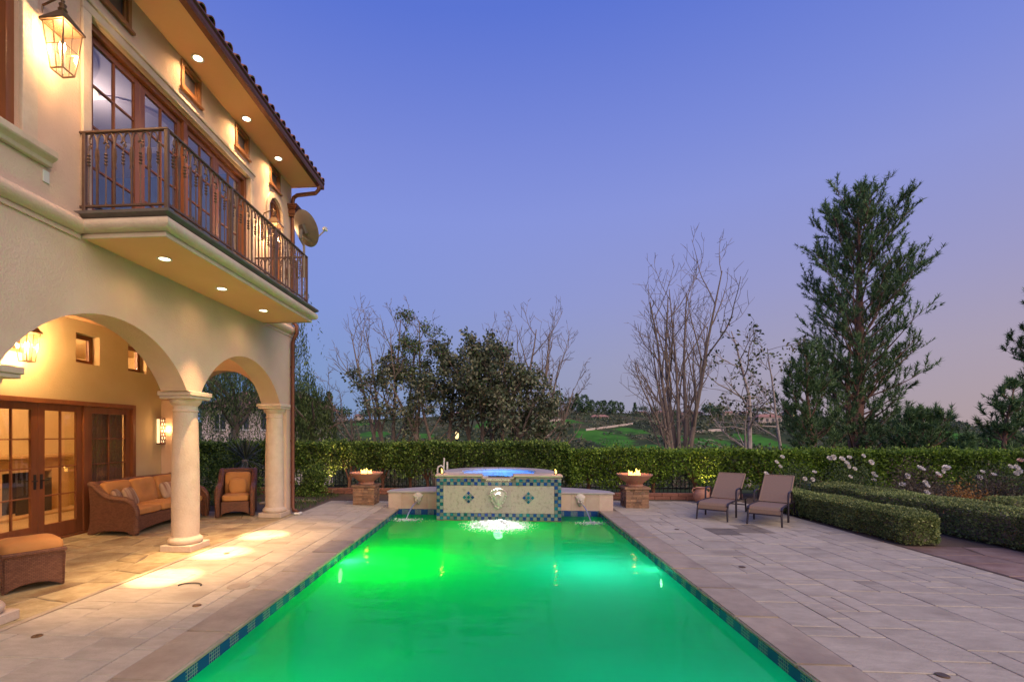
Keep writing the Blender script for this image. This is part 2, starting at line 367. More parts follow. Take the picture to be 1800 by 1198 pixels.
class MB:
    def __init__(s): s.V = []; s.F = []
    def add(s, vs, fs, M=None):
        k = len(s.V)
        if M is not None: vs = [M @ Vector(v) for v in vs]
        s.V += [tuple(v) for v in vs]; s.F += [tuple(i + k for i in f) for f in fs]
        return s
    def box(s, x0, x1, y0, y1, z0, z1, M=None):
        vs = [(x, y, z) for z in (z0, z1) for y in (y0, y1) for x in (x0, x1)]
        return s.add(vs, [(0, 2, 3, 1), (4, 5, 7, 6), (0, 1, 5, 4), (2, 6, 7, 3), (0, 4, 6, 2), (1, 3, 7, 5)], M)
    def prism(s, poly, axis, a0, a1, M=None):
        """poly in the plane across axis: x -> (y,z), y -> (x,z), z -> (x,y)"""
        n = len(poly)
        def p(a, u, v): return (a, u, v) if axis == 'x' else ((u, a, v) if axis == 'y' else (u, v, a))
        vs = [p(a0, *q) for q in poly] + [p(a1, *q) for q in poly]
        fs = [tuple(range(n)), tuple(range(2 * n - 1, n - 1, -1))] + [(i, i + n, (i + 1) % n + n, (i + 1) % n) for i in range(n)]
        return s.add(vs, fs, M)
    def tube(s, pts, rad, n=8, cap=True, M=None):
        pts = [Vector(p) for p in pts]
        if not hasattr(rad, '__len__'): rad = [rad] * len(pts)
        k = len(pts); vs = []; up = None
        for i, p in enumerate(pts):
            t = (pts[min(i + 1, k - 1)] - pts[max(i - 1, 0)])
            if t.length < 1e-9: t = Vector((0, 0, 1))
            t.normalize()
            if up is None:
                up = t.orthogonal().normalized()
            else:
                up = up - t * up.dot(t)
                up = up.normalized() if up.length > 1e-6 else t.orthogonal().normalized()
            b = t.cross(up)
            for j in range(n):
                a = 2 * math.pi * j / n
                vs.append(p + (up * math.cos(a) + b * math.sin(a)) * rad[i])
        fs = [(i * n + j, i * n + (j + 1) % n, (i + 1) * n + (j + 1) % n, (i + 1) * n + j) for i in range(k - 1) for j in range(n)]
        if cap: fs += [tuple(range(n - 1, -1, -1)), tuple((k - 1) * n + j for j in range(n))]
        return s.add(vs, fs, M)
    def lathe(s, prof, c=(0, 0, 0), n=24, M=None, cap=True):
        vs = []; k = len(prof)
        for r, z in prof:
            for j in range(n):
                a = 2 * math.pi * j / n
                vs.append((c[0] + r * math.cos(a), c[1] + r * math.sin(a), c[2] + z))
        fs = [(i * n + j, i * n + (j + 1) % n, (i + 1) * n + (j + 1) % n, (i + 1) * n + j) for i in range(k - 1) for j in range(n)]
        if cap: fs += [tuple(range(n - 1, -1, -1)), tuple((k - 1) * n + j for j in range(n))]
        return s.add(vs, fs, M)
    def pillow(s, w, d, h, e=0.35, e2=0.55, M=None, nu=20, nv=10, tuft=0.0):
        """superellipsoid cushion centred on the origin"""
        def sp(v, p): return math.copysign(abs(v) ** p, v)
        vs = []
        for i in range(nv + 1):
            ph = -math.pi / 2 + math.pi * i / nv
            for j in range(nu):
                th = 2 * math.pi * j / nu
                x = w / 2 * sp(math.cos(ph), e2) * sp(math.cos(th), e)
                y = d / 2 * sp(math.cos(ph), e2) * sp(math.sin(th), e)
                z = h / 2 * sp(math.sin(ph), e2)
                if tuft:
                    q = (x / w) ** 2 + (y / d) ** 2
                    z *= 1 - tuft * math.exp(-q / 0.012)
                vs.append((x, y, z))
        fs = [(i * nu + j, i * nu + (j + 1) % nu, (i + 1) * nu + (j + 1) % nu, (i + 1) * nu + j) for i in range(nv) for j in range(nu)]
        return s.add(vs, fs, M)
    def mesh(s, name, bevel=0.0, smooth=False, off=None, seg=1):
        me = bpy.data.meshes.new(name)
        vs = s.V if off is None else [(v[0] - off[0], v[1] - off[1], v[2] - off[2]) for v in s.V]
        me.from_pydata(vs, [], s.F); me.validate()
        bm = bmesh.new(); bm.from_mesh(me)
        bmesh.ops.remove_doubles(bm, verts=bm.verts, dist=1e-5)
        bmesh.ops.recalc_face_normals(bm, faces=bm.faces)
        if bevel:
            es = [e for e in bm.edges if len(e.link_faces) == 2 and e.calc_face_angle(0) > 0.6]
            bmesh.ops.bevel(bm, geom=es, offset=bevel, segments=seg, affect='EDGES', clamp_overlap=True)
        bm.to_mesh(me); bm.free()
        if smooth:
            me.polygons.foreach_set('use_smooth', [True] * len(me.polygons))
            try: me.set_sharp_from_angle(angle=R(40))
            except Exception: pass
        return me
    def build(s, name, mat, parent=None, bevel=0.0, smooth=False, seg=1):
        off = ORI.get(root_of(parent).name) if parent is not None else None
        return link(name, s.mesh(name, bevel, smooth, off, seg), mat, parent)
def B(*a, **k): return MB().box(*a, **k)
def struct(name, mb, mat, **k):
    o = mb.build(name, mat, None, **k); o['kind'] = 'structure'; return o

def arch_z(u, a, b, rise):
    """height of a segmental arch between a and b above its springing"""
    h = (b - a) / 2; r = (h * h + rise * rise) / (2 * rise); c = (a + b) / 2
    return math.sqrt(max(r * r - (u - c) ** 2, 0)) - (r - rise)
def arch_wall(mb, axis, p0, p1, u0, u1, zs, ztop, arches, n=28):
    us = {u0, u1}
    for a, b, r in arches:
        us |= {a + (b - a) * (0.5 - 0.5 * math.cos(math.pi * i / n)) for i in range(n + 1)}
    us = sorted(us)
    def bot(u):
        for a, b, r in arches:
            if a <= u <= b: return zs + arch_z(u, a, b, r)
        return zs
    def P(p, u, z): return (p, u, z) if axis == 'x' else (u, p, z)
    for u, w in zip(us[:-1], us[1:]):
        zu, zw = bot(u), bot(w)
        mb.add([P(p0, u, zu), P(p0, w, zw), P(p0, w, ztop), P(p0, u, ztop), P(p1, u, zu), P(p1, w, zw), P(p1, w, ztop), P(p1, u, ztop)],
               [(0, 1, 2, 3), (4, 7, 6, 5), (0, 4, 5, 1)])
    for u in (u0, u1):
        z = bot(u); mb.add([P(p0, u, z), P(p0, u, ztop), P(p1, u, ztop), P(p1, u, z)], [(0, 1, 2, 3)])
    return mb
def grid_wall(mb, axis, p0, p1, u0, u1, v0, v1, holes, top=True):
    us = sorted({u0, u1} | {h[0] for h in holes} | {h[1] for h in holes}); us = [u for u in us if u0 <= u <= u1]
    vs = sorted({v0, v1} | {h[2] for h in holes} | {h[3] for h in holes}); vs = [v for v in vs if v0 <= v <= v1]
    def P(p, u, z): return (p, u, z) if axis == 'x' else (u, p, z)
    def solid(i, j):
        if i < 0 or j < 0 or i >= len(us) - 1 or j >= len(vs) - 1: return False
        u = (us[i] + us[i + 1]) / 2; v = (vs[j] + vs[j + 1]) / 2
        return not any(h[0] < u < h[1] and h[2] < v < h[3] for h in holes)
    for i in range(len(us) - 1):
        for j in range(len(vs) - 1):
            if not solid(i, j): continue
            a, b, c, d = us[i], us[i + 1], vs[j], vs[j + 1]
            mb.add([P(p0, a, c), P(p0, b, c), P(p0, b, d), P(p0, a, d)], [(0, 1, 2, 3)])
            mb.add([P(p1, a, c), P(p1, b, c), P(p1, b, d), P(p1, a, d)], [(3, 2, 1, 0)])
            for ii, jj, q in ((i - 1, j, (a, c, a, d)), (i + 1, j, (b, c, b, d)), (i, j - 1, (a, c, b, c)), (i, j + 1, (a, d, b, d))):
                if not solid(ii, jj):
                    mb.add([P(p0, q[0], q[1]), P(p0, q[2], q[3]), P(p1, q[2], q[3]), P(p1, q[0], q[1])], [(0, 1, 2, 3)])
    return mb
def sweep_y(mb, prof, y0, y1): return mb.prism(prof, 'y', y0, y1)

def np_mesh(name, V, F, mat, parent=None, off=True):
    """fast mesh from numpy arrays, all faces with the same number of corners"""
    V = np.asarray(V, dtype=np.float32)
    if parent is not None and off:
        V = V - np.array(ORI.get(root_of(parent).name, (0, 0, 0)), dtype=np.float32)
    F = np.asarray(F, dtype=np.int32); k = F.shape[1]
    me = bpy.data.meshes.new(name)
    me.vertices.add(len(V)); me.vertices.foreach_set('co', V.ravel())
    me.loops.add(F.size); me.loops.foreach_set('vertex_index', F.ravel())
    me.polygons.add(len(F)); me.polygons.foreach_set('loop_start', np.arange(0, F.size, k, dtype=np.int32))
    me.update(calc_edges=True)
    return link(name, me, mat, parent)
def unit(a): return a / np.maximum(np.linalg.norm(a, axis=1, keepdims=True), 1e-9)
def leaf_quads(P, size, rng, A=None, aspect=0.5, spread=1.0, droop=0.0):
    """rhombic leaves at points P; A: preferred axis"""
    n = len(P); P = np.asarray(P, dtype=np.float64)
    a = rng.normal(size=(n, 3))
    if A is not None: a = np.asarray(A) + a * spread
    a[:, 2] -= droop; a = unit(a)
    b = unit(np.cross(a, rng.normal(size=(n, 3))))
    c = np.cross(a, b)
    s = (np.asarray(size) * np.ones(n))[:, None]
    V = np.stack([P, P + a * s * 0.5 + b * s * aspect * 0.5 + c * s * 0.08, P + a * s, P + a * s * 0.5 - b * s * aspect * 0.5 + c * s * 0.08], 1).reshape(-1, 3)
    F = np.arange(4 * n).reshape(n, 4)
    return V, F
def merge(*vf):
    Vs, Fs, k = [], [], 0
    for V, F in vf:
        Vs.append(np.asarray(V)); Fs.append(np.asarray(F) + k); k += len(V)
    return np.concatenate(Vs), np.concatenate(Fs)

# ------------------------------------------------------------------ terrain: hilltop garden, valley, ridge opposite
RID_PX = [300, 540, 620, 800, 960, 1050, 1200, 1330, 1450, 1600, 1690, 1800, 2200]
RID_Y = [742, 742, 738, 731, 720, 724, 729, 728, 735, 743, 758, 782, 790]
YR = 430.0
_C, _S = math.cos(math.atan(63 / 850)), -math.sin(math.atan(63 / 850))
def bearing(px): a = (px - 815) / 850; return (a * _C + _S) / (_C - a * _S)      # X/Y along a compass bearing from the terrace
def bear_px(u): return 815 + 850 * (u * _C - _S) / (_C + u * _S)
def rise(px): return (_C + bearing(px) * _S) / 850                               # height per metre of Y for one unit of elevation
def ridge_h(X, Y=YR):
    u = X / max(Y, 60); px = bear_px(max(min(u, 3.0), -1.2))
    return 1.75 + (762 - np.interp(px, RID_PX, RID_Y)) * YR * (_C + min(u, 3.0) * _S) / 850
def hn(X, Y, s, k): return math.sin(X * s + k) * math.cos(Y * s * 1.3 + k * 2.1) + 0.5 * math.sin(X * s * 2.3 + Y * s * 1.7 + k)
def terr(X, Y):
    if Y < 15: base = -0.035
    elif Y < 60: t = (Y - 15) / 45; base = -0.035 - 15 * t * t * (3 - 2 * t)
    elif Y < 190: base = -15 - 3 * math.sin((Y - 60) / 130 * math.pi)
    elif Y < YR:
        t = (Y - 190) / (YR - 190); h = ridge_h(X)
        base = -15 + (h + 15) * (0.55 * t + 0.45 * t * t * (3 - 2 * t))
    else: base = ridge_h(X, Y) - (Y - YR) * 0.03
    if Y > 60: base += hn(X, Y, 0.021, 1.0) * 2.2 * min(1, (Y - 60) / 80) * (1.0 if Y < 330 else max(0.15, 1 - (Y - 330) / 100))
    return base
# meadow patches named by where the grass grows (world X, Y, radii)
def hill_at(px, py):
    """first point of the hillside along a sight line"""
    u = bearing(px); w = (762 - py) * rise(px)
    Y = 120.0
    while Y < 440:
        if terr(u * Y, Y) >= 1.75 + w * Y: break
        Y += 1.0
    return u * Y, Y
MEADOW = []
for px, py, rx, ry in ((1075, 772, 16, 40), (1040, 765, 14, 30), (1110, 757, 12, 20), (1190, 772, 12, 26), (1250, 778, 14, 30), (1150, 790, 14, 25), (1325, 772, 12, 26), (1350, 780, 12, 25),
                       (960, 748, 12, 14), (1000, 740, 12, 14), (935, 755, 10, 14), (660, 762, 16, 24), (640, 745, 14, 20), (860, 745, 14, 20), (745, 765, 10, 16), (1690, 770, 20, 30), (1660, 766, 14, 20), (1740, 788, 20, 30)):
    X, Y = hill_at(px, py); MEADOW.append((X, Y, rx * .8, ry * .75))
def make_terrain():
    xs = sorted(set([-900, -600, -400, -300] + list(np.arange(-240, 460, 5.0)) + [-12, -4.4, -2.6, 2.5, 6.2, 16] + [520, 620, 800, 1000]))
    ys = sorted(set([-300, -120, -40, -10, 0.2, 11.4, 15] + list(np.arange(18, 60, 4.0)) + list(np.arange(60, 470, 5.0)) + [500, 560, 700, 1000, 1600, 2600]))
    V = []; idx = {}; mv = []
    for j, y in enumerate(ys):
        for i, x in enumerate(xs):
            idx[i, j] = len(V); V.append((x, y, terr(x, y)))
            m = 0.0
            for a, b, rx, ry in MEADOW:
                q = ((x - a) / rx) ** 2 + ((y - b) / ry) ** 2
                if q < 4: m = max(m, math.exp(-q * 0.9))
            mv.append(m)
    F = []
    for j in range(len(ys) - 1):
        for i in range(len(xs) - 1):
            cx = (xs[i] + xs[i + 1]) / 2; cyy = (ys[j] + ys[j + 1]) / 2
            if -2.6 < cx < 2.5 and 0.2 < cyy < 11.4: continue
            F.append((idx[i, j], idx[i + 1, j], idx[i + 1, j + 1], idx[i, j + 1]))
    o = np_mesh('terrain', V, F, 'terrain'); o['kind'] = 'structure'
    at = o.data.attributes.new('meadow', 'FLOAT', 'POINT'); at.data.foreach_set('value', mv)
    o.data.polygons.foreach_set('use_smooth', [True] * len(F))
make_terrain()
struct('garden_bed', B(6.25, 18, -1, 14.9, -0.08, -0.012), 'brown_soil')
struct('hedge_bed', B(-12, 6.24, 12.47, 14.9, -0.08, -0.013), 'brown_soil')
struct('lawn', B(-12, -4.48, 10.52, 12.46, -0.08, -0.016), 'brown_soil')

# ------------------------------------------------------------------ stone paving, stone by stone
rnd = random.Random(11)
STONE = {}
def stone_mesh(w, d, h, mat, bev=0.005):
    k = (round(w, 3), round(d, 3), mat)
    if k not in STONE:
        me = B(-w / 2, w / 2, -d / 2, d / 2, -h, 0).mesh('paving_stone', bev); me.materials.append(MATS[mat]); STONE[k] = me
    return STONE[k]
def pave(parent, x0, x1, y0, y1, mod, skip=None, gap=0.010, big=True):
    nx = int(round((x1 - x0) / mod)); ny = int(round((y1 - y0) / mod))
    mx = (x1 - x0) / nx; my = (y1 - y0) / ny
    used = np.zeros((nx, ny), bool); out = []
    sizes = [(3, 2), (2, 3), (2, 2), (3, 3), (2, 1), (1, 2), (4, 2), (2, 2), (3, 2)]
    for j in range(ny):
        for i in range(nx):
            if used[i, j]: continue
            opts = sizes[:]; rnd.shuffle(opts)
            for w, d in opts + [(1, 1)]:
                if i + w <= nx and j + d <= ny and not used[i:i + w, j:j + d].any():
                    used[i:i + w, j:j + d] = True
                    cx = x0 + (i + w / 2) * mx; cyy = y0 + (j + d / 2) * my
                    if not (skip and skip(cx, cyy)): out.append((cx, cyy, w * mx - gap, d * my - gap))
                    break
    return out
def lay(parent, stones, limit=300):
    stones.sort(key=lambda s: (s[0] ** 2 + s[1] ** 2) / (s[2] * s[3]))
    for k, (x, y, w, d) in enumerate(stones[:limit]):
        piece('paving_stone', stone_mesh(w, d, 0.03, 'travertine_wet' if ((x - 4.45) / .6) ** 2 + ((y - 9.25) / .42) ** 2 < 1 else 'travertine'), parent, (x, y, rnd.uniform(-0.0015, 0.002)), (rnd.uniform(-.002, .002), rnd.uniform(-.002, .002), 0))
    if len(stones) > limit:
        mb = MB()
        for x, y, w, d in stones[limit:]: mb.box(x - w / 2, x + w / 2, y - d / 2, y + d / 2, -0.03, 0)
        o = mb.build('paving_stones', 'travertine', parent, 0.004); o['kind'] = 'stuff'
XL, XR, YB = -2.37, 2.26, 11.2          # pool edges
CW = 0.40
g = MB(); g.box(-4.46, XL - CW, -0.6, 12.45, -0.12, -0.012); g.box(XL - CW, -1.40, YB + 0.02, 12.45, -0.12, -0.0125)
deckL = struct('pool_deck_left', g, 'grout')
st = pave(deckL, -4.40, XL - CW - 0.005, -0.4, 12.4, 0.205)
st += pave(deckL, XL - CW, -2.62, YB + 0.04, 12.4, 0.2)
lay(deckL, st)
g = MB(); g.box(XR + CW, 6.24, -0.6, 13.0, -0.12, -0.012); g.box(1.35, XR + CW, YB + 0.02, 13.0, -0.12, -0.0125)
deckR = struct('pool_deck_right', g, 'grout')
st = pave(deckR, XR + CW + 0.005, 6.2, 1.0, 12.95, 0.215)
lay(deckR, st)

# coping
cop = struct('pool_coping', MB().box(XL - CW + .01, XL - 0.01, 0.2, YB, -0.12, -0.045).box(XR + 0.01, XR + CW - .01, 0.2, YB, -0.12, -0.045)
             .box(XL - CW + .01, XR + CW - .01, 0.1 - CW, 0.19, -0.12, -0.045), 'grout')
def coping_run(x0, x1):
    y = 0.2
    while y < YB - 0.05:
        L = min(rnd.uniform(0.62, 1.15), YB - y)
        if YB - y - L < 0.3: L = YB - y
        k = ('cop', round(L, 2))
        me = B(-CW / 2 - 0.012, CW / 2 + 0.012, -L / 2 + .003, L / 2 - .003, -0.045, 0).mesh('coping_stone', 0.014, True, seg=3)
        me.materials.append(MATS['coping'])
        piece('coping_stone', me, cop, ((x0 + x1) / 2, y + L / 2, 0.005 + rnd.uniform(-.001, .001)))
        y += L
coping_run(XL - CW, XL); coping_run(XR, XR + CW)
x = XL - CW
while x < XR + CW - 0.05:
    L = min(0.86, XR + CW - x)
    me = B(-L / 2 + .003, L / 2 - .003, -CW / 2, CW / 2, -0.045, 0).mesh('coping_stone', 0.014, True, seg=3); me.materials.append(MATS['coping'])
    piece('coping_stone', me, cop, (x + L / 2, 0.2 - CW / 2, 0.005)); x += L

# pool basin and water
WZ = -0.135; PD = -1.75
bas = MB()
def quad(mb, *p): mb.add(list(p), [tuple(range(len(p)))])
quad(bas, (XL, 0.2, -1.15), (XR, 0.2, -1.15), (XR, 6.0, -1.45), (XL, 6.0, -1.45))
quad(bas, (XL, 6.0, -1.45), (XR, 6.0, -1.45), (XR, YB, PD), (XL, YB, PD))
for xx in (XL, XR): quad(bas, (xx, 0.2, -1.15), (xx, 6, -1.45), (xx, YB, PD), (xx, YB, -0.21), (xx, 0.2, -0.21))
for yy, zz in ((0.2, -1.15), (YB, PD)): quad(bas, (XL, yy, zz), (XR, yy, zz), (XR, yy, -0.21), (XL, yy, -0.21))
basin = struct('pool_basin', bas, 'plaster')
wt = MB()
for xx, s in ((XL, -1), (XR, 1)): wt.box(min(xx, xx + s * .02), max(xx, xx + s * .02), 0.2, YB, -0.21, -0.04)
wt.box(XL - .02, XR + .02, YB, YB + .02, -0.21, -0.02); wt.box(XL - .02, XR + .02, 0.18, 0.2, -0.21, -0.04)
wt.build('waterline_tiles', 'waterline_tile', basin)
wm = MB(); quad(wm, (XL, 0.2, WZ), (XR, 0.2, WZ), (XR, YB, WZ), (XL, YB, WZ))
struct('pool_water', wm, 'water')

# flagstones
def flags(name, mat, x0, x1, y0, y1, step, inside=lambda x, y: True, h=0.03, z=0.0):
    fl = struct(name, MB().box(x0, x1, y0, y1, -0.1, z - 0.011), 'grout')
    nx = max(2, int((x1 - x0) / step)); ny = max(2, int((y1 - y0) / step))
    jx = (x1 - x0) / nx; jy = (y1 - y0) / ny
    P = {}
    for i in range(nx + 1):
        for j in range(ny + 1):
            P[i, j] = (x0 + i * jx + (rnd.uniform(-.28, .28) * jx if 0 < i < nx else 0), y0 + j * jy + (rnd.uniform(-.28, .28) * jy if 0 < j < ny else 0))
    for i in range(nx):
        for j in range(ny):
            q = [P[i, j], P[i + 1, j], P[i + 1, j + 1], P[i, j + 1]]
            # a fifth corner now and then
            if rnd.random() < 0.5:
                k = rnd.randrange(4); a, b = Vector(q[k]), Vector(q[(k + 1) % 4]); 
                q.insert(k + 1, tuple(a.lerp(b, rnd.uniform(.35, .65)) + (sum((Vector(v) for v in q), Vector((0, 0))) / 4 - a.lerp(b, .5)) * 0.06))
            c = sum((Vector(v) for v in q), Vector((0, 0))) / len(q)
            if not inside(c.x, c.y): continue
            q = [tuple(c + (Vector(v) - c) * (1 - 0.012 / max((Vector(v) - c).length, .05))) for v in q]
            mb = MB().prism([(v[0] - c.x, v[1] - c.y) for v in q], 'z', -h, 0)
            me = mb.mesh('flagstone', 0.006); me.materials.append(MATS[mat])
            piece('flagstone', me, fl, (c.x, c.y, z + rnd.uniform(-.002, .003)))
    return fl
flags('porch_floor', 'flagstone', -7.34, -4.47, 2.4, 10.5, 0.47)
flags('garden_path', 'flagstone_brown', 6.27, 7.75, 1.5, 8.05, 0.5, z=-0.004)
sj = struct('stone_edging', B(-4.47, -4.405, -0.6, 10.5, -0.05, 0.004), 'coping')

# brick edging of the hedge bed
ed = struct('brick_edging', MB().box(-9, -1.5, 13.64, 13.72, -0.05, 0.02).box(-1.2, 6.3, 13.04, 13.12, -0.05, 0.02), 'grout')
bme = B(-0.20, 0.20, -0.055, 0.055, 0, 0.085).mesh('brick', 0.008); bme.materials.append(MATS['brick_red'])
for k in range(37):
    x = -8.7 + k * 0.405
    for r_ in range(2):
        if r_ and x + .2 > 6.1: continue
        piece('brick', bme, ed, (x + (0.2 if r_ else 0), 13.68 if x < -1.5 else 13.08, 0.02 + 0.089 * r_), (0, 0, rnd.uniform(-.012, .012)))

# ------------------------------------------------------------------ the house
XW, XI, XB = -4.55, -4.95, -7.35       # front face, inner face of arcade, porch back wall
YE = 10.30                             # far end of the arcade
ZS = 2.38                              # springing
house = thing('house', 'two storey cream stucco house with arcade, balcony and tiled roof beside the pool', 'house', (-7, 6, 0))
w = MB()
AR = [(1.08, 3.74, .75), (4.08, 6.74, .75), (7.08, 9.74, .75)]
arch_wall(w, 'x', XW, XI, 0.5, YE, ZS, 3.9, AR)
w.box(XI, XW, 0.5, 0.84, 0, ZS); w.box(XI + .002, XW - .002, 10.06, YE, 0, ZS)
HU = [(2.5, 4.26, 4.60, 6.62), (5.06, 8.50, 4.125, 6.40), (9.22, 9.82, 4.6, 6.50)] + [(a, a + .46, 6.72, 7.12) for a in (5.20, 6.60, 8.02, 9.28)]
grid_wall(w, 'x', XW, -4.85, 0.5, YE, 3.9, 7.2, HU)
arch_wall(w, 'x', XW, -4.85, 9.22, 9.82, 6.2, 6.5, [(9.22, 9.82, .299)], 12)
w.build('front_wall', 'stucco', house)
w = MB(); arch_wall(w, 'y', 10.02, YE, XB, XI, ZS, 3.9, [(-6.80, -5.06, .74)])
w.box(XB, -6.80, 10.02, YE, 0, ZS); w.box(-9.0, XI - .003, 10.03, YE - .004, 3.9, 7.2)
w.build('end_wall', 'stucco', house)
B(XB, XI, 0.5, YE - 0.3, 3.74, 3.86).build('porch_ceiling', 'soffit', house)
w = MB(); grid_wall(w, 'x', XB, XB - .28, 0.5, 11.3, 0, 3.9, [(5.2, 9.26, -0.5, 2.32), (7.89, 8.40, 3.0, 3.52), (9.08, 9.58, 3.0, 3.52), (6.55, 7.05, 3.0, 3.52)])
w.build('porch_back_wall', 'stucco_warm_lit', house)
# rooms behind the glass
rm = MB(); rm.box(-10.5, -10.4, 4.4, 11.3, 0, 3.7); rm.box(-10.4, XB - .28, 11.2, 11.3, 0, 3.7); rm.box(-10.4, XB - .28, 4.3, 4.4, 0, 3.7); rm.box(-10.4, XB - .28, 4.4, 11.2, 3.6, 3.7)
rm.build('living_room_wall', 'room_cream', house)
B(-10.4, XB, 4.4, 11.2, -0.06, -0.012).build('living_room_floor', 'room_floor', house)
rm = MB(); rm.box(-8.5, -8.4, 2.0, 9.5, 4.1, 7.0); rm.box(-8.4, -4.86, 9.4, 9.5, 4.1, 7.0); rm.box(-8.4, -4.86, 1.9, 2.0, 4.1, 7.0)
rm.build('bedroom_wall', 'room_blue', house)
rm = MB(); rm.box(-8.5, -4.86, 1.9, 9.5, 7.0, 7.1); rm.box(-8.399, -8.38, 2.0, 9.4, 6.7, 7.0)
for a in (6.0, 7.8):
    rm.lathe([(0.75, 0), (0.78, -.03), (0.72, -.06), (0.66, -.035), (0.62, 0)], (-6.3, a, 7.0), 40, cap=False)
rm.build('bedroom_ceiling', 'room_white', house)
B(-8.5, -4.86, 1.9, 9.5, 4.0, 4.1).build('bedroom_floor', 'room_floor', house)

# columns
def column(y):
    x = (XW + XI) / 2 - 0.03
    sh = MB().lathe([(0.185, .20), (0.192, .35), (0.193, .8), (0.186, 1.4), (0.172, 1.9), (0.163, 2.1)], (x, y, 0), 36, cap=False).build('column', 'limestone', house, smooth=True)
    B(x - .24, x + .24, y - .24, y + .24, 0, .095).build('plinth', 'limestone', sh, .008)
    MB().lathe([(0.20, .095), (.225, .105), (.238, .13), (.238, .155), (.222, .18), (.203, .19), (.196, .205)], (x, y, 0), 36).build('base', 'limestone', sh, smooth=True)
    MB().lathe([(0.163, 2.08), (.178, 2.085), (.180, 2.10), (.166, 2.115), (.166, 2.17), (.185, 2.185), (.215, 2.23), (.222, 2.275)], (x, y, 0), 36).build('capital', 'limestone', sh, smooth=True)
    MB().box(x - .245, x + .245, y - .25, y + .25, 2.27, 2.315).box(x - .262, x + .262, y - .268, y + .268, 2.315, 2.382).build('abacus', 'limestone', sh, .008)
for y in (1.05, 4.03, 7.05, 9.98): column(y)

# string course and balcony
BM = [(0, 3.86), (.022, 3.86), (.022, 3.90), (.012, 3.915), (.075, 3.93), (.105, 3.965), (.112, 4.0), (.10, 4.04), (.07, 4.065), (.055, 4.075), (.055, 4.10), (0, 4.10)]
prof = [(XW + 0.0 + a, z) for a, z in BM]
for _a, _b in ((0.5, 4.92), (9.05, YE + .06)): MB().prism(prof, 'y', _a, _b).build('string_course', 'stucco', house, smooth=True)
BX = -3.60; BY0, BY1 = 4.97, 9.0
slab = B(XW + .001, BX, BY0, BY1, 3.885, 4.10).build('balcony', 'soffit', house)
# moulded edge round the slab
def edge(mb, prof_, z=0):
    path = [(XW + .001, BY0, 0, -1), (BX, BY0, 1, -1), (BX, BY1, 1, 1), (XW + .001, BY1, 0, 1)]
    k = len(prof_); vs = []
    for x, y, nx, ny in path:
        for a, zz in prof_: vs.append((x + nx * a, y + ny * a, zz))
    fs = [(i * k + j, i * k + j + 1, (i + 1) * k + j + 1, (i + 1) * k + j) for i in range(3) for j in range(k - 1)]
    return mb.add(vs, fs)
edge(MB(), [(0, 3.875), (.02, 3.875), (.02, 3.915), (.012, 3.93), (.07, 3.94), (.102, 3.97), (.108, 4.0), (.098, 4.04), (.065, 4.07), (0, 4.075)]).build('balcony_moulding', 'limestone', slab, smooth=True)
edge(MB(), [(-.1, 4.076), (.07, 4.076), (.115, 4.105), (.115, 4.135), (-.1, 4.137)]).build('drip_edge', 'lead', slab)
B(XW, BX - .02, BY0 + .02, BY1 - .02, 4.10, 4.130).build('balcony_floor', 'flagstone', slab)
# railing
RX, RY0, RY1 = BX + .04, BY0 - .03, BY1 - .29
def bar(mb, x, y, z0, z1, r=.008): mb.box(x - r, x + r, y - r, y + r, z0, z1)
rl = MB()
rl.box(RX - .022, RX + .022, RY0 - .022, RY1 + .022, 5.005, 5.03); rl.box(XW, RX - .0221, RY0 - .022, RY0 + .022, 5.005, 5.03); rl.box(XW, RX - .0221, RY1 - .022, RY1 + .022, 5.005, 5.03)
rl.build('top_rail', 'iron', slab, .005)
rl = MB(); rl.box(RX - .014, RX + .014, RY0 + .02, RY1 - .02, 4.205, 4.225); rl.box(XW, RX - .02, RY0 - .014, RY0 + .014, 4.205, 4.225); rl.box(XW, RX - .02, RY1 - .014, RY1 + .014, 4.205, 4.225)
rl.build('bottom_rail', 'iron', slab)
for x, y in ((RX, RY0), (RX, RY1), (XW + .05, RY0), (RX, RY0 + 1.25), (RX, RY0 + 2.5)):
    B(x - .02, x + .02, y - .02, y + .02, 4.13, 5.005).build('post', 'iron', slab, .003)
# two kinds of baluster, modelled along +x from the origin at the bottom rail
pb = MB(); bar(pb, 0, 0, 0, .62, .009)
for s in (-1, 1):
    pts = [(s * .004, 0, .56)] + [(s * (.05 - .048 * math.cos(t)), 0, .62 + .155 * math.sin(t) ** .9) for t in [i * math.pi / 2 / 7 for i in range(8)]] + [(s * .075, 0, .755), (s * .09, 0, .72), (s * .088, 0, .68), (s * .07, 0, .665)]
    pb.tube(pts, .010, 5)
    pb.tube([(s * .012, 0, .60), (s * .02, 0, .52), (s * .012, 0, .44), (s * .024, 0, .38)], [.009, .008, .007, .004], 5)
pb.box(-.012, .012, -.012, .012, .585, .61)
pb_me = pb.mesh('baluster'); pb_me.materials.append(MATS['iron'])
kb = MB(); kb.tube([(0, 0, 0), (0, 0, .60)], .0065, 6)
for zz in (.44, .475, .51, .545): kb.lathe([(.008, -.016), (.016, -.006), (.019, 0), (.016, .006), (.008, .016)], (0, 0, zz), 8)
kb.lathe([(.013, 0), (.011, .02), (.006, .04)], (0, 0, 0), 8)
kb.tube([(0, 0, .60), (.004, 0, .64), (.022, 0, .652), (.034, 0, .632), (.026, 0, .612)], [.010, .011, .010, .009, .007], 5)
kb_me = kb.mesh('baluster'); kb_me.materials.append(MATS['iron'])
n = int((RY1 - RY0) / .196); pit = (RY1 - RY0) / n
for k in range(n):
    piece('baluster', kb_me, slab, (RX, RY0 + (k + .5) * pit, 4.225), (0, 0, R(90)))
    if k: piece('baluster', pb_me, slab, (RX, RY0 + k * pit, 4.225), (0, 0, R(90)))
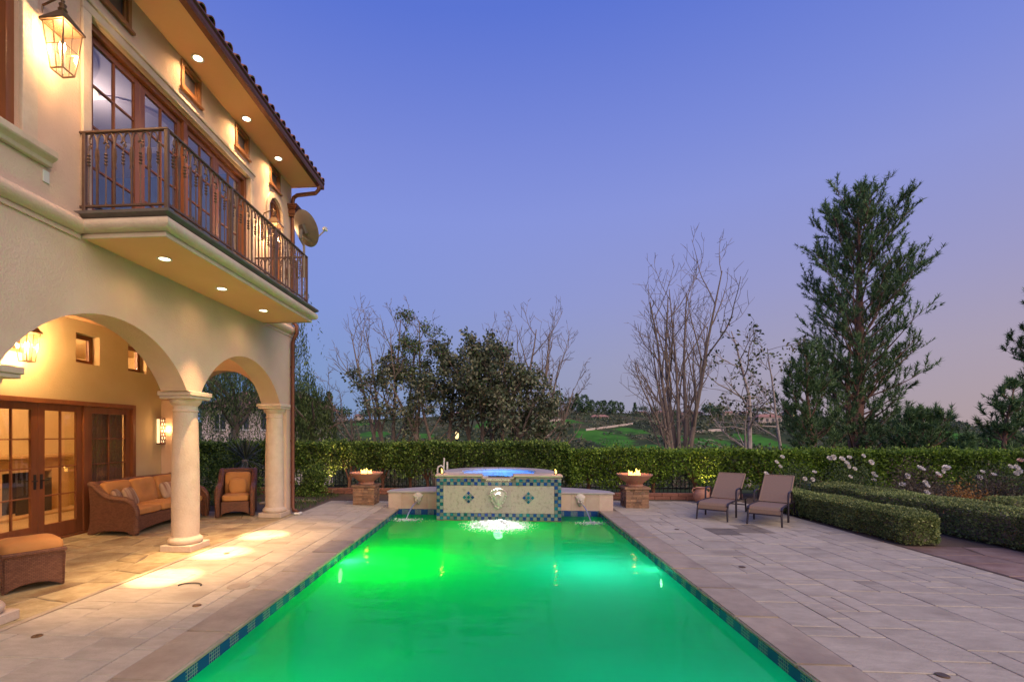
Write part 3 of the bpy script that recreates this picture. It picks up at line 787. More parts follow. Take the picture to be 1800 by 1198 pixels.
n2 = 5; pit = (RX - XW) / n2
for yy in (RY0, RY1):
    for k in range(n2):
        piece('baluster', kb_me, slab, (XW + (k + .5) * pit, yy, 4.225))
        if k: piece('baluster', pb_me, slab, (XW + k * pit, yy, 4.225))

# windows and doors: frame, panes, glazing bars, each leaf on its own
def leaf(parent, name, x, y0, y1, z0, z1, cols, rows, st=.10, bot=None, mat='wood', t=.045, bar_w=.02, glass_m='window_glass', topst=None):
    bot = st if bot is None else bot; topst = st if topst is None else topst
    f = MB()
    f.box(x - t / 2, x + t / 2, y0, y0 + st, z0, z1); f.box(x - t / 2, x + t / 2, y1 - st, y1, z0, z1)
    f.box(x - t / 2, x + t / 2, y0 + st, y1 - st, z1 - topst, z1); f.box(x - t / 2, x + t / 2, y0 + st, y1 - st, z0, z0 + bot)
    o = f.build(name, mat, parent, .004)
    a, b, c, d = y0 + st, y1 - st, z0 + bot, z1 - topst
    for i in range(1, cols):
        yy = a + (b - a) * i / cols; B(x - .018, x + .018, yy - bar_w / 2, yy + bar_w / 2, c, d).build('glazing_bar', mat, o)
    for j in range(1, rows):
        zz = c + (d - c) * j / rows; B(x - .016, x + .016, a, b, zz - bar_w / 2, zz + bar_w / 2).build('glazing_bar', mat, o)
    for i in range(cols):
        for j in range(rows):
            ya, yb = a + (b - a) * i / cols, a + (b - a) * (i + 1) / cols; za, zb = c + (d - c) * j / rows, c + (d - c) * (j + 1) / rows
            B(x - .003, x + .003, ya + .002, yb - .002, za + .002, zb - .002).build('pane', glass_m, o)
    return o
def frame(parent, x0, x1, y0, y1, z0, z1, w_, mat='wood', name='frame', sill=False):
    f = MB(); f.box(x0, x1, y0, y0 + w_, z0, z1); f.box(x0, x1, y1 - w_, y1, z0, z1); f.box(x0, x1, y0 + w_, y1 - w_, z1 - w_, z1)
    if sill: f.box(x0, x1, y0 + w_, y1 - w_, z0, z0 + w_)
    return f.build(name, mat, parent, .004)
# porch french doors
xd = XB - .06
fr = frame(house, xd - .07, XB + .025, 5.2, 9.26, 0, 2.32, .075, name='door_frame')
for yy in (6.33, 8.06): B(xd - .06, xd + .06, yy, yy + .075, 0, 2.245).build('mullion', 'wood', fr)
B(xd - .05, XB + .05, 5.28, 9.18, -.01, .028).build('threshold', 'wood', fr)
leaf(house, 'french_door', xd, 5.28, 6.33, .03, 2.24, 2, 4, .11, .24)
dA = leaf(house, 'french_door', xd, 6.41, 7.232, .03, 2.24, 2, 4, .11, .24)
dB = leaf(house, 'french_door', xd, 7.238, 8.058, .03, 2.24, 2, 4, .11, .24)
leaf(house, 'french_door', xd, 8.14, 9.18, .03, 2.24, 2, 4, .12, .24)
for d_, yy in ((dA, 7.18), (dB, 7.29)):
    MB().box(xd + .022, xd + .03, yy - .022, yy + .022, .86, 1.10).tube([(xd + .03, yy, 1.0), (xd + .07, yy, 1.0), (xd + .075, yy + (.09 if d_ is dB else -.09), 1.0)], .01, 6).build('handle', 'black_metal', d_)
# blind behind the fixed leaf
cu = MB()
for k in range(16): cu.tube([(xd - .10 + .012 * (k % 2), 8.22 + k * .056, .1), (xd - .10 + .012 * (k % 2), 8.22 + k * .056, 2.2)], .032, 6)
cu.build('curtain', 'curtain', house)
# small porch windows
for a in (6.55, 7.89, 9.08):
    wd = leaf(house, 'porch_window', XB - .17, a, a + .50, 3.0, 3.52, 1, 1, .075, mat='wood', t=.06)
# balcony doors
xq = XW - .13
fr = frame(house, xq - .06, xq + .08, 5.06, 8.50, 4.125, 6.40, .08, name='door_frame')
B(xq - .05, xq + .07, 6.76, 6.84, 4.13, 6.32).build('mullion', 'wood', fr)
for a, b in ((5.14, 5.948), (5.952, 6.76), (6.84, 7.628), (7.632, 8.42)):
    o = leaf(house, 'balcony_door', xq, a, b, 4.14, 6.32, 2, 4, .085, .20)
MB().lathe([(.02, 0), (.03, .02), (.03, .04), (.015, .055)], M=Matrix.Translation((xq + .03, 6.86 + .04, 4.98)) @ Matrix.Rotation(R(90), 4, 'Y'), n=10).build('door_knob', 'bronze', o)
# stone trim round the balcony opening
tm = MB(); tm.box(XW, XW + .035, 4.94, 5.055, 4.14, 6.40); tm.box(XW, XW + .035, 8.505, 8.62, 4.14, 6.40); tm.box(XW, XW + .035, 4.94, 8.62, 6.4005, 6.50); tm.box(XW, XW + .06, 4.91, 8.65, 6.5005, 6.55)
tm.build('door_trim', 'limestone', house, .006)
# large near window
fr = frame(house, xq - .06, xq + .09, 2.5, 4.26, 4.60, 6.62, .08, name='window_frame', sill=True)
for a, b in ((2.58, 3.38), (3.38, 4.18)): leaf(house, 'window', xq, a + .001, b - .001, 4.68, 6.54, 2, 4, .07)
tm = MB(); tm.box(XW, XW + .04, 2.34, 2.495, 4.58, 6.62); tm.box(XW, XW + .04, 4.265, 4.42, 4.58, 6.62); tm.box(XW, XW + .04, 2.34, 4.42, 6.6205, 6.78)
tm.build('window_trim', 'limestone', house, .006)
MB().prism([(XW, 4.43), (XW + .05, 4.43), (XW + .06, 4.47), (XW + .11, 4.50), (XW + .12, 4.515), (XW + .12, 4.575), (XW, 4.585)], 'y', 2.2, 4.56).build('window_sill', 'limestone', house, .004)
# clerestory windows
for a in (5.20, 6.60, 8.02, 9.28):
    fr = frame(house, XW - .12, XW + .022, a, a + .46, 6.72, 7.12, .055, 'wood_pale', 'clerestory_window', True)
    B(XW - .06, XW - .03, a + .055, a + .405, 6.775, 7.065).build('pane', 'far_window', fr)
    leafw = frame(fr, XW - .03, XW - .004, a + .056, a + .404, 6.776, 7.064, .04, 'wood_pale', 'sash', True)
    B(XW, XW + .05, a - .03, a + .49, 6.685, 6.718).build('sill', 'wood_pale', fr, .004)
# arched window
aw = MB(); y0, y1, rr, cz = 9.22, 9.82, .30, 6.2
for rad, xx0, xx1, nm, mt in ((.299, XW - .10, XW - .02, 'arched_window', 'wood'),):
    k = 14; out = [(9.52 + rad * math.cos(math.pi * i / k), cz + rad * math.sin(math.pi * i / k)) for i in range(k + 1)]
    inn = [(9.52 + (rad - .07) * math.cos(math.pi * i / k), cz + (rad - .07) * math.sin(math.pi * i / k)) for i in range(k + 1)]
    for i in range(k): aw.prism([out[i], out[i + 1], inn[i + 1], inn[i]], 'x', xx0, xx1)
    aw.box(xx0, xx1, y0, y0 + .07, 4.6, cz); aw.box(xx0, xx1, y1 - .07, y1, 4.6, cz); aw.box(xx0, xx1, y0 + .07, y1 - .07, 4.6, 4.68); aw.box(xx0 + .02, xx1 - .02, 9.505, 9.535, 4.68, 6.42)
ao = aw.build('arched_window', 'wood', house)
B(XW - .07, XW - .064, y0 + .05, y1 - .05, 4.65, 6.42).build('pane', 'window_glass', ao)
at_ = MB(); k = 16
for i in range(k):
    q = [(9.52 + r_ * math.cos(math.pi * t / k), cz + r_ * math.sin(math.pi * t / k)) for r_, t in ((.305, i), (.305, i + 1), (.40, i + 1), (.40, i))]
    at_.prism(q, 'x', XW, XW + .035)
at_.box(XW, XW + .035, 9.12, 9.215, 4.6, cz); at_.box(XW, XW + .035, 9.825, 9.92, 4.6, cz)
at_.build('arched_trim', 'limestone', house)
B(XW, XW + .012, 4.50, 4.57, 4.27, 4.39).build('electric_box', 'white_paint', house, .003)

# eaves and roof
EX = -3.95; EY = 10.36
B(XW - .3, EX, 0.3, EY - .02, 7.15, 7.18).build('eave_soffit', 'soffit', house)
roof = MB().prism([(EX, 7.185), (EX, 7.25), (-7.6, 8.75), (-7.6, 8.6)], 'y', 0.3, EY - .01).build('roof', 'brick_red', house)
MB().prism([(-11.0, 7.15), (-11.0, 7.25), (-7.6, 8.75), (-7.6, 8.6)], 'y', 0.3, EY - .01).build('roof_slope', 'brick_red', roof)
gt = MB(); gt.prism([(EX, 7.10), (EX + .085, 7.10), (EX + .10, 7.14), (EX + .10, 7.19), (EX + .125, 7.215), (EX + .125, 7.235), (EX + .11, 7.235), (EX + .085, 7.13), (EX + .005, 7.13), (EX + .005, 7.24), (EX - .004, 7.24)], 'y', 0.3, EY)
gt.box(EX, EX + .11, EY, EY + .006, 7.10, 7.235)
gt.build('gutter', 'copper_brown', house)
# barrel tiles: convex covers in overlapping courses
k = 8; tl = MB(); L = .46
vs_ = []
for rr, xx in ((.085, 0), (.072, -L)):
    for q in (1.0, .84):
        for i in range(k + 1):
            t = math.pi * i / k; vs_.append((xx, rr * q * math.cos(t), rr * q * math.sin(t)))
fs_ = []
for i in range(k):
    a, b, c, d = i, i + k + 1, i + 2 * (k + 1), i + 3 * (k + 1)
    fs_ += [(a, a + 1, c + 1, c), (b, d, d + 1, b + 1), (a, b, b + 1, a + 1), (c, c + 1, d + 1, d)]
fs_ += [(0, 2 * (k + 1), 3 * (k + 1), k + 1), (k, 2 * k + 1, 4 * k + 3, 3 * k + 2)]
tile = tl.add(vs_, fs_).mesh('roof_tile', smooth=True); tile.materials.append(MATS['roof_tile'])
sl = math.atan2(1.5, 3.65)
y = EY - .06; i = 0
while y > 2.2:
    for c in range(4):
        u = c * .40
        piece('roof_tile', tile, roof, (EX + .10 - u * math.cos(sl), y + rnd.uniform(-.008, .008), 7.235 + u * math.sin(sl) + rnd.uniform(0, .012) + .006 * c), (rnd.uniform(-.05, .05), sl, rnd.uniform(-.03, .03)))
    y -= .215
B(EX - .02, EX + .03, 0.3, EY - .02, 7.2405, 7.262).build('tile_batten', 'roof_tile', roof)
# downpipe with leader head
dp = MB(); r_ = .042
px_, py_ = XW + .065, YE - .08
dp.tube([(EX + .05, EY - .16, 7.12), (EX + .05, EY - .16, 7.02), (EX - .02, EY - .16, 6.95), (px_ + .1, py_, 6.93), (px_ + .02, py_, 6.88), (px_, py_, 6.80), (px_, py_, 6.6)], r_, 10)
dp.tube([(px_, py_, 6.45), (px_, py_, 4.24), (px_ + .015, py_, 4.17), (px_ + .09, py_ , 4.08), (px_ + .09, py_, 3.93), (px_ + .02, py_, 3.80), (px_, py_, 3.72), (px_, py_, .16), (px_ + .03, py_ - .01, .09), (px_ + .14, py_ - .03, .05)], r_, 10)
for zz in (5.6, 3.2, 1.6, .7): dp.lathe([(.052, -.02), (.052, .02)], (px_, py_, zz), 12)
d_ = dp.build('downpipe', 'copper_brown', house, smooth=True)
lh = MB()
for za, zb, ha in ((6.45, 6.50, .07), (6.50, 6.60, .085), (6.60, 6.63, .115), (6.63, 6.66, .13), (6.66, 6.69, .145)): lh.box(px_ - .064, px_ + ha, py_ - ha, py_ + ha, za, zb)
lh.build('leader_head', 'copper_brown', d_)
B(px_ + .06, px_ + .2, py_ - .12, py_ + .05, 0.006, .055).build('splash_block', 'white_paint', d_, .015)
# fireplace in the living room
fx = -10.4
fp = thing('fireplace', 'cream stone fireplace with carved mantel standing inside the living room', 'fireplace', (fx, 9.75, 0))
m = MB(); m.box(fx, fx + .22, 8.75, 9.2, 0, 1.15); m.box(fx, fx + .22, 10.3, 10.75, 0, 1.15); m.box(fx, fx + .22, 9.2, 10.3, .92, 1.15); m.build('surround', 'mantel', fp, .01)
m = MB(); m.box(fx, fx + .28, 8.7, 10.8, 1.1505, 1.22); m.box(fx, fx + .36, 8.62, 10.88, 1.2205, 1.30); m.build('mantel_shelf', 'mantel', fp, .012)
B(fx + .002, fx + .02, 9.2, 10.3, 0, .92).build('firebox', 'soot', fp)
B(fx, fx + .6, 8.6, 10.9, -.01, .04).build('hearth', 'mantel', fp, .008)
m = MB(); m.box(fx + .35, fx + .37, 9.35, 9.75, .05, .78).box(fx + .35, fx + .37, 9.76, 10.15, .05, .78); m.build('fire_screen', 'black_metal', fp)

# ------------------------------------------------------------------ lamps
def light(kind, name, parent, loc, power, col, size=.05, spot=None, blend=.5, aim=None):
    d = bpy.data.lights.new(name, kind); d.energy = power; d.color = col
    d.shadow_soft_size = size
    if spot: d.spot_size = R(spot); d.spot_blend = blend
    o = bpy.data.objects.new(name, d); COL.objects.link(o); o.parent = parent
    o.location = Vector(loc) - ORI.get(root_of(parent).name, Vector((0, 0, 0)))
    if aim is not None: o.rotation_euler = Vector(aim).to_track_quat('-Z', 'Y').to_euler()
    return o
WARM = (1.0, 0.56, 0.24); WARM2 = (1.0, 0.60, 0.29)
def downlight(x, y, z, label, group, power, spot, blend, spill, halo, aim=(0, 0, -1)):
    t = thing('recessed_downlight', label, 'ceiling light', (x, y, z), group=group)
    MB().lathe([(.085, 0), (.085, -.008), (.062, -.006), (.055, .004)], (x, y, z), 24, cap=False).build('trim_ring', 'white_paint', t, smooth=True)
    MB().lathe([(0.001, -.003), (.060, -.003)], (x, y, z), 20, cap=False).build('lens', 'lamp_lens', t)
    light('SPOT', 'lamp', t, (x, y, z - .02), power, WARM2, .03, spot, blend, aim)
    if halo: light('SPOT', 'lamp', t, (x, y, z - .02), halo, WARM2, .03, 52, 1.0, aim)
    light('SPOT', 'lamp', t, (x, y, z - .02), spill, WARM2, .03, 150, 1.0, aim)
for y, w_ in ((5.62, 'above the near arch'), (6.84, 'above the middle column'), (8.1, 'above the far arch')):
    downlight(-4.08, y, 3.885, 'lit round downlight in the balcony underside ' + w_, 'downlights under the balcony', 3600, 14, .7, 14, 850)
for y, w_ in ((6.66, 'over the second small window'), (8.0, 'over the third small window'), (9.2, 'over the arched window')):
    downlight(-4.33, y, 7.15, 'lit round downlight in the roof eave ' + w_, 'downlights in the eave', 210, 60, .9, 60, 0)

def lantern(x, y, z, label, power, rz=0.0, arm=.2, s=.63, bracket=True):
    """square tapering wall lantern; z = underside of the glass body, wall at x-arm"""
    t = thing('wall_lantern', label, 'lantern', (x, y, z), rz, local=True); t.scale = (s, s, s * 1.5)
    hb, ht, h = .105, .17, .46
    def c(k, zz): f = hb + (ht - hb) * zz / h; return (f * (1 if k in (0, 3) else -1), f * (1 if k < 2 else -1), zz)
    fm = MB()
    for k in range(4): fm.tube([c(k, 0), c(k, h)], .010, 4)
    for zz in (0, h * .52, h):
        for k in range(4): fm.tube([c(k, zz), c((k + 1) % 4, zz)], .010 if zz != h * .52 else .005, 4)
    for k in range(4):
        a, b = Vector(c(k, 0)), Vector(c((k + 1) % 4, 0)); d, e = Vector(c(k, h)), Vector(c((k + 1) % 4, h))
        fm.tube([(a + b) / 2, (d + e) / 2], .005, 4)
    fm.build('frame', 'bronze', t)
    rf = MB(); e = .205
    vs_ = [(-e, -e, h), (e, -e, h), (e, e, h), (-e, e, h), (-e, -e, h + .02), (e, -e, h + .02), (e, e, h + .02), (-e, e, h + .02), (-.05, -.05, h + .17), (.05, -.05, h + .17), (.05, .05, h + .17), (-.05, .05, h + .17)]
    rf.add(vs_, [(3, 2, 1, 0), (0, 1, 5, 4), (1, 2, 6, 5), (2, 3, 7, 6), (3, 0, 4, 7), (4, 5, 9, 8), (5, 6, 10, 9), (6, 7, 11, 10), (7, 4, 8, 11), (8, 9, 10, 11)])
    rf.lathe([(.05, 0), (.065, .02), (.04, .05), (.055, .075), (.02, .10), (.03, .12), (.004, .15)], (0, 0, h + .17), 12)
    rf.build('roof', 'bronze', t)
    for k in range(4):
        a, b, d, q = c(k, .012), c((k + 1) % 4, .012), c((k + 1) % 4, h - .012), c(k, h - .012)
        MB().add([a, b, d, q], [(0, 1, 2, 3)]).build('pane', 'lantern_glass', t)
    for dx, dy in ((.035, 0), (-.02, .03), (-.02, -.03)):
        MB().lathe([(.006, 0), (.012, .02), (.013, .04), (.008, .065), (.002, .09)], (dx, dy, .22), 8).build('bulb', 'bulb', t)
        MB().tube([(dx, dy, 0), (dx, dy, .22)], .009, 6).build('candle', 'white_paint', t)
    if bracket:
        bk = MB(); bk.box(-arm / s, -arm / s + .03, -.07, .07, h - .25, h + .22)
        bk.tube([(-arm / s + .02, 0, h + .12), (-arm / s + .06, 0, h + .26), (-.06, 0, h + .33), (0, 0, h + .30)], .014, 6)
        bk.build('bracket', 'bronze', t)
    l_ = light('POINT', 'lamp', t, (0, 0, .27), power, WARM2, .04)
    return t
lantern(-4.33, 4.50, 5.34, 'large bronze lantern on the wall between large window and balcony doors', 58, arm=.25)
lantern(-4.30, 8.98, 5.30, 'bronze lantern beside the arched window at the end of the balcony', 45, arm=.25)
lantern(-7.10, 6.78, 2.84, 'bronze lantern on the porch wall above the french doors', 240, arm=.29)

# pierced wall sconce
sx, sy0, sy1, sz0, sz1 = XB + .01, 9.86, 10.02, 1.54, 2.08
sc_ = thing('wall_sconce', 'pierced rectangular wall sconce glowing beside the wicker sofa', 'sconce', (sx, (sy0 + sy1) / 2, sz0))
B(sx, sx + .075, sy0 + .012, sy1 - .012 + .12, sz0 + .012, sz1 - .012).build('diffuser', 'sconce_glow', sc_)
sy1 += .12
s_ = MB(); s_.box(sx + .076, sx + .09, sy0, sy0 + .018, sz0, sz1); s_.box(sx + .076, sx + .09, sy1 - .018, sy1, sz0, sz1); s_.box(sx, sx + .09, sy0, sy1, sz0 - .012, sz0 + .010); s_.box(sx, sx + .09, sy0, sy1, sz1 - .01, sz1 + .012)
rs = random.Random(4)
for i in range(4):
    for j in range(7):
        cy_ = sy0 + .03 + i * .073 + (.036 if j % 2 else 0); cz_ = sz0 + .05 + j * .074
        ra = .036
        pts = [(sx + .083, min(max(cy_ + ra * math.cos(a), sy0), sy1), cz_ + ra * 1.1 * math.sin(a)) for a in [2 * math.pi * q / 8 for q in range(9)]]
        s_.tube(pts, .010, 4)
s_.build('pierced_front', 'copper_brown', sc_)
light('POINT', 'lamp', sc_, (sx + .16, (sy0 + sy1) / 2, 1.85), 14, WARM, .08)

# living room ceiling lamp (lights the room seen through the doors)
t = thing('ceiling_lamp', 'round glowing ceiling lamp inside the living room', 'ceiling light', (-8.9, 8.0, 3.6))
MB().lathe([(.02, 0), (.2, -.01), (.22, -.05), (.16, -.09), (.02, -.11)], (-8.9, 8.0, 3.6), 20).build('shade', 'sconce_glow', t, smooth=True)
light('POINT', 'lamp', t, (-8.9, 8.0, 3.3), 420, WARM2, .15)
t = thing('bedroom_lamp', 'small glowing ceiling lamp inside the upstairs bedroom', 'ceiling light', (-6.3, 6.9, 7.0))
MB().lathe([(.02, 0), (.16, -.01), (.18, -.04), (.12, -.07), (.02, -.08)], (-6.3, 6.9, 7.0), 20).build('shade', 'sconce_glow', t, smooth=True)
light('POINT', 'lamp', t, (-6.3, 6.9, 6.6), 26, (1.0, .86, .78), .15)

# ------------------------------------------------------------------ raised spa with fountain front
FX0, FX1, FY = -1.37, 1.32, 10.47
SCX, SCY = -0.02, 11.55
spa = thing('spa_fountain', 'raised round spa with mosaic fountain front at the end of the pool', 'spa', (0, FY, 0))
sb = MB()
# front block with spill notch, hollow round well behind
SO, SI = 1.27, 0.90
sb.box(FX0 + .02, FX1 - .02, FY + .012, FY + .24, -1.7, .775)
sb.build('front_block', 'pebble', spa)
n = 48
rg = MB()
ang = [2 * math.pi * i / n for i in range(n)]
vs_ = [(SCX + r_ * math.cos(a), max(SCY + r_ * math.sin(a), FY + .241) , z) for r_, z in ((SO, 0), (SO, .82), (SI, .82), (SI, .15)) for a in ang]
rg.add(vs_, [(k * n + i, k * n + (i + 1) % n, (k + 1) * n + (i + 1) % n, (k + 1) * n + i) for k in range(3) for i in range(n)])
rg.add([(SCX + SI * math.cos(a), SCY + SI * math.sin(a), .15) for a in ang], [tuple(range(n))])
rg.build('spa_shell', 'spa_plaster', spa)
# rim stones
k = 16
for i in range(k):
    a0, a1 = 2 * math.pi * i / k + .004, 2 * math.pi * (i + 1) / k - .004
    am = (a0 + a1) / 2
    if SCY + SO * math.sin(am) < FY + .45: continue
    q = [(SCX + (SO + .04) * math.cos(a0 + (a1 - a0) * j / 5), SCY + (SO + .04) * math.sin(a0 + (a1 - a0) * j / 5)) for j in range(6)]
    q += [(SCX + (SI - .03) * math.cos(a1 - (a1 - a0) * j / 5), SCY + (SI - .03) * math.sin(a1 - (a1 - a0) * j / 5)) for j in range(6)]
    MB().prism(q, 'z', .8205, .868).build('rim_stone', 'grey_stone', spa, .006)
# front cap, lowered at the spillway
for a, b in ((FX0 - .03, -.37), (.30, FX1 + .03)):
    MB().box(a, b, FY - .03, FY + .42, .822, .862).build('cap_stone', 'pink_stone', spa, .006)
    B(a + .05, b - (.0 if b < 0 else .05), FY + .02, FY + .40, .776, .8215).build('cap_bed', 'pebble', spa)
MB().box(-.37, .30, FY - .035, FY + .30, .7755, .795).build('spill_stone', 'pink_stone', spa, .006)
for xx in (-.372, .302): B(xx - .018, xx + .018, FY - .028, FY + .40, .7955, .8215).build('spill_cheek', 'pink_stone', spa)
wm = MB(); wm.add([(SCX + (SI - .001) * math.cos(a), SCY + (SI - .001) * math.sin(a), .775) for a in ang], [tuple(range(n))])
wm.build('spa_water', 'spa_water', spa)
# smooth sheet of water over the spillway
sh = MB(); pr = [(FY + .28, .799), (FY - .03, .801), (FY - .06, .785), (FY - .085, .72), (FY - .13, .45), (FY - .165, .1), (FY - .18, WZ)]
for (a, za), (b, zb) in zip(pr[:-1], pr[1:]): sh.add([(-.31, a, za), (.24, a, za), (.24, b, zb), (-.31, b, zb)], [(0, 1, 2, 3)])
# mosaic tiles
tmesh = {}
T = .0745; tw = T - .007
for nm in ('mosaic_blue', 'mosaic_teal', 'mosaic_grey'):
    me = B(-tw / 2, tw / 2, -.006, .006, -tw / 2, tw / 2).mesh('tile', .002); me.materials.append(MATS[nm]); tmesh[nm] = me
rt = random.Random(5)
cols = int(round((FX1 - FX0) / T)); T = (FX1 - FX0) / cols
z0 = -.115
def tile_at(i, j, zz=None):
    x = FX0 + (i + .5) * T; z = z0 + (j + .5) * T if zz is None else zz
    if (i + j) % 2: nm = 'mosaic_blue' if rt.random() < .62 else 'mosaic_teal'
    else: nm = 'mosaic_grey'
    piece('tile', tmesh[nm], spa, (x, FY + .004, z))
rows = int((0.822 - z0) / T); top_rows = (rows - 1, rows - 2)
for j in range(rows):
    for i in range(cols):
        x = FX0 + (i + .5) * T; z = z0 + (j + .5) * T
        if j == rows - 1 and -.40 < x < .33: continue
        if i < 2 or i >= cols - 2 or j in top_rows or j in (0, 1): tile_at(i, j)
B(FX0, FX1, FY + .0085, FY + .0115, -1.7, .775).build('tile_bed', 'grout', spa)
B(FX0 + 2 * T + .004, FX1 - 2 * T - .004, FY - .002, FY + .008, z0 + 2 * T + .004, z0 + (rows - 2) * T - .004).build('pebble_panel', 'pebble', spa)
for s_, xx in ((-1, FX0), (1, FX1)):       # tiled corner returns
    B(min(xx, xx - s_ * .018), max(xx, xx - s_ * .018), FY + .012, FY + .80, -.6, .821).build('side_panel', 'pink_stone', spa)
for cx in (-.67, .62):                      # diamonds
    for a in range(3):
        for b in range(3):
            u, v = (a - 1) * .064, (b - 1) * .064
            nm = 'mosaic_teal' if a == b == 1 else ('mosaic_blue' if (a + b) % 2 == 0 else 'mosaic_grey')
            if (a + b) % 2 == 0 and rt.random() < .4: nm = 'mosaic_teal'
            piece('tile', tmesh[nm], spa, (cx + (u - v) * .7071, FY - .006, .375 + (u + v) * .7071), (0, R(45), 0), (.84, 1, .84))
# carved shell medallion
md = MB(); cxs, czs = -.03, .37
prof_o = [(0, -.235), (.06, -.20), (.105, -.12), (.14, -.07), (.155, .0), (.185, .06), (.178, .12), (.15, .165), (.10, .185), (.05, .21), (0, .205)]
full = prof_o + [(-x, z) for x, z in prof_o[::-1][1:-1]]
full = [(cxs + x * (1 + .035 * math.sin(i * 2.3)), czs + z) for i, (x, z) in enumerate(full)]
md.prism(full, 'y', FY - .028, FY - .001)
inn = [(cxs + (x - cxs) * .78, czs + (z - czs) * .80) for x, z in full]; inn2 = [(cxs + (x - cxs) * .45, czs - .01 + (z - czs) * .5) for x, z in full]
kk = len(full)
md.add([(x, FY - .028, z) for x, z in inn] + [(x, FY - .07, z) for x, z in inn2], [(i, (i + 1) % kk, (i + 1) % kk + kk, i + kk) for i in range(kk)] + [tuple(range(kk, 2 * kk))])
for i in range(0, kk, 1):
    x, z = full[i]; md.lathe([(.002, -.022), (.02, -.012), (.026, 0), (.02, .012), (.002, .022)], M=Matrix.Translation((cxs + (x - cxs) * .92, FY - .032, czs + (z - czs) * .92)), n=8)
for i in range(7):
    a = R(30 + i * 20); md.tube([(cxs, FY - .07, czs - .1), (cxs + .075 * math.cos(a), FY - .072, czs - .02 + .11 * math.sin(a))], [.004, .010], 5)
md.build('shell_medallion', 'cast_stone', spa, smooth=True)
# underwater lens beneath the spill
def lens(parent, x, y, z, axis, r_, mat, nm='pool_lens'):
    M = Matrix.Translation((x, y, z)) @ Vector(axis).to_track_quat('Z', 'Y').to_matrix().to_4x4()
    MB().lathe([(r_ + .03, 0), (r_ + .03, .012), (r_, .02)], M=M, n=20, cap=False).build('ring', 'white_paint', parent)
    MB().lathe([(.001, .017), (r_, .017)], M=M, n=20, cap=False).build('lens', mat, parent)
# low side walls with curved tops
def side_wall(s, x_out, x_in, label):
    t = thing('fountain_wall', label, 'wall', ((x_out + x_in) / 2, YB, 0))
    a, b = min(x_out, x_in), max(x_out, x_in)
    k = 4
    for i in range(k):
        xa, xb = a + (b - a) * i / k, a + (b - a) * (i + 1) / k
        B(xa + .001, xb - .001, YB + .022, YB + .06, -.02, .372).build('facing_stone', 'pink_stone', t, .002)
    poly = [(x_out, YB + .062), (x_in, YB + .062), (x_in, 12.25)]
    for i in range(9):
        f = i / 8; poly.append((x_in + (x_out - x_in) * f, YB + .30 + .75 * math.cos(f * math.pi / 2) ** .9))
    MB().prism(poly, 'z', 0, .371).build('wall_core', 'pink_stone', t)
    cx_, cy2 = x_out, YB
    big = [(x_out + s * .03, YB + .0), (x_in, YB + .0), (x_in, 12.28)] + [(x + (s * .03 if i == 10 else 0), y + .03) for i, (x, y) in enumerate(poly) if i > 2]
    MB().prism(big, 'z', .3725, .41).build('cap_stone', 'grey_stone', t, .006)
    B(a, b, YB + .004, YB + .021, -.10, -.005).build('tile_band', 'waterline_tile', t)
    return t
side_wall(-1, -2.61, FX0 - .005, 'low pink stone fountain wall on the house side of the spa')
side_wall(1, 2.58, FX1 + .005, 'low pink stone fountain wall on the lounger side of the spa')
# lion-like masks
def mask(x, label):
    t = thing('fountain_mask', label, 'carved mask', (x, YB + .02, .1))
    m = MB(); out = [(0, -.15), (.035, -.13), (.065, -.07), (.085, 0), (.115, .06), (.118, .09), (.085, .10), (.075, .13), (.04, .15), (0, .155)]
    full = out + [(-a, b) for a, b in out[::-1][1:-1]]
    kk = len(full); yf = YB + .024
    layers = [(1.0, 0), (.96, -.022), (.7, -.05), (.35, -.062)]
    vs_ = [(x + a * f, yf + d, .235 + b * f) for f, d in layers for a, b in full]
    m.add(vs_, [(l * kk + i, l * kk + (i + 1) % kk, (l + 1) * kk + (i + 1) % kk, (l + 1) * kk + i) for l in range(3) for i in range(kk)] + [tuple(range(3 * kk, 4 * kk))])
    m.tube([(x, yf - .05, .29), (x, yf - .085, .235), (x, yf - .07, .215)], [.012, .02, .016], 8)           # nose
    for s in (-1, 1):
        m.tube([(x + s * .012, yf - .06, .285), (x + s * .05, yf - .055, .292), (x + s * .07, yf - .035, .28)], [.01, .011, .006], 6)  # brow
        m.lathe([(.002, -.012), (.014, 0), (.002, .012)], (x + s * .035, yf - .052, .262), 8)                 # eye
        m.tube([(x + s * .05, yf - .05, .235), (x + s * .055, yf - .055, .205), (x + s * .03, yf - .055, .17)], [.014, .018, .01], 6)
    m.tube([(x - .03, yf - .06, .185), (x, yf - .075, .19), (x + .03, yf - .06, .185)], .009, 6)
    m.build('face', 'cast_stone', t, smooth=True)
    m = MB(); m.tube([(x, yf - .05, .165), (x, yf - .10, .165)], .012, 8); m.build('spout', 'bronze', t)
mask(-1.90, 'carved stone face spout on the house side fountain wall')
mask(1.84, 'carved stone face spout on the lounger side fountain wall')
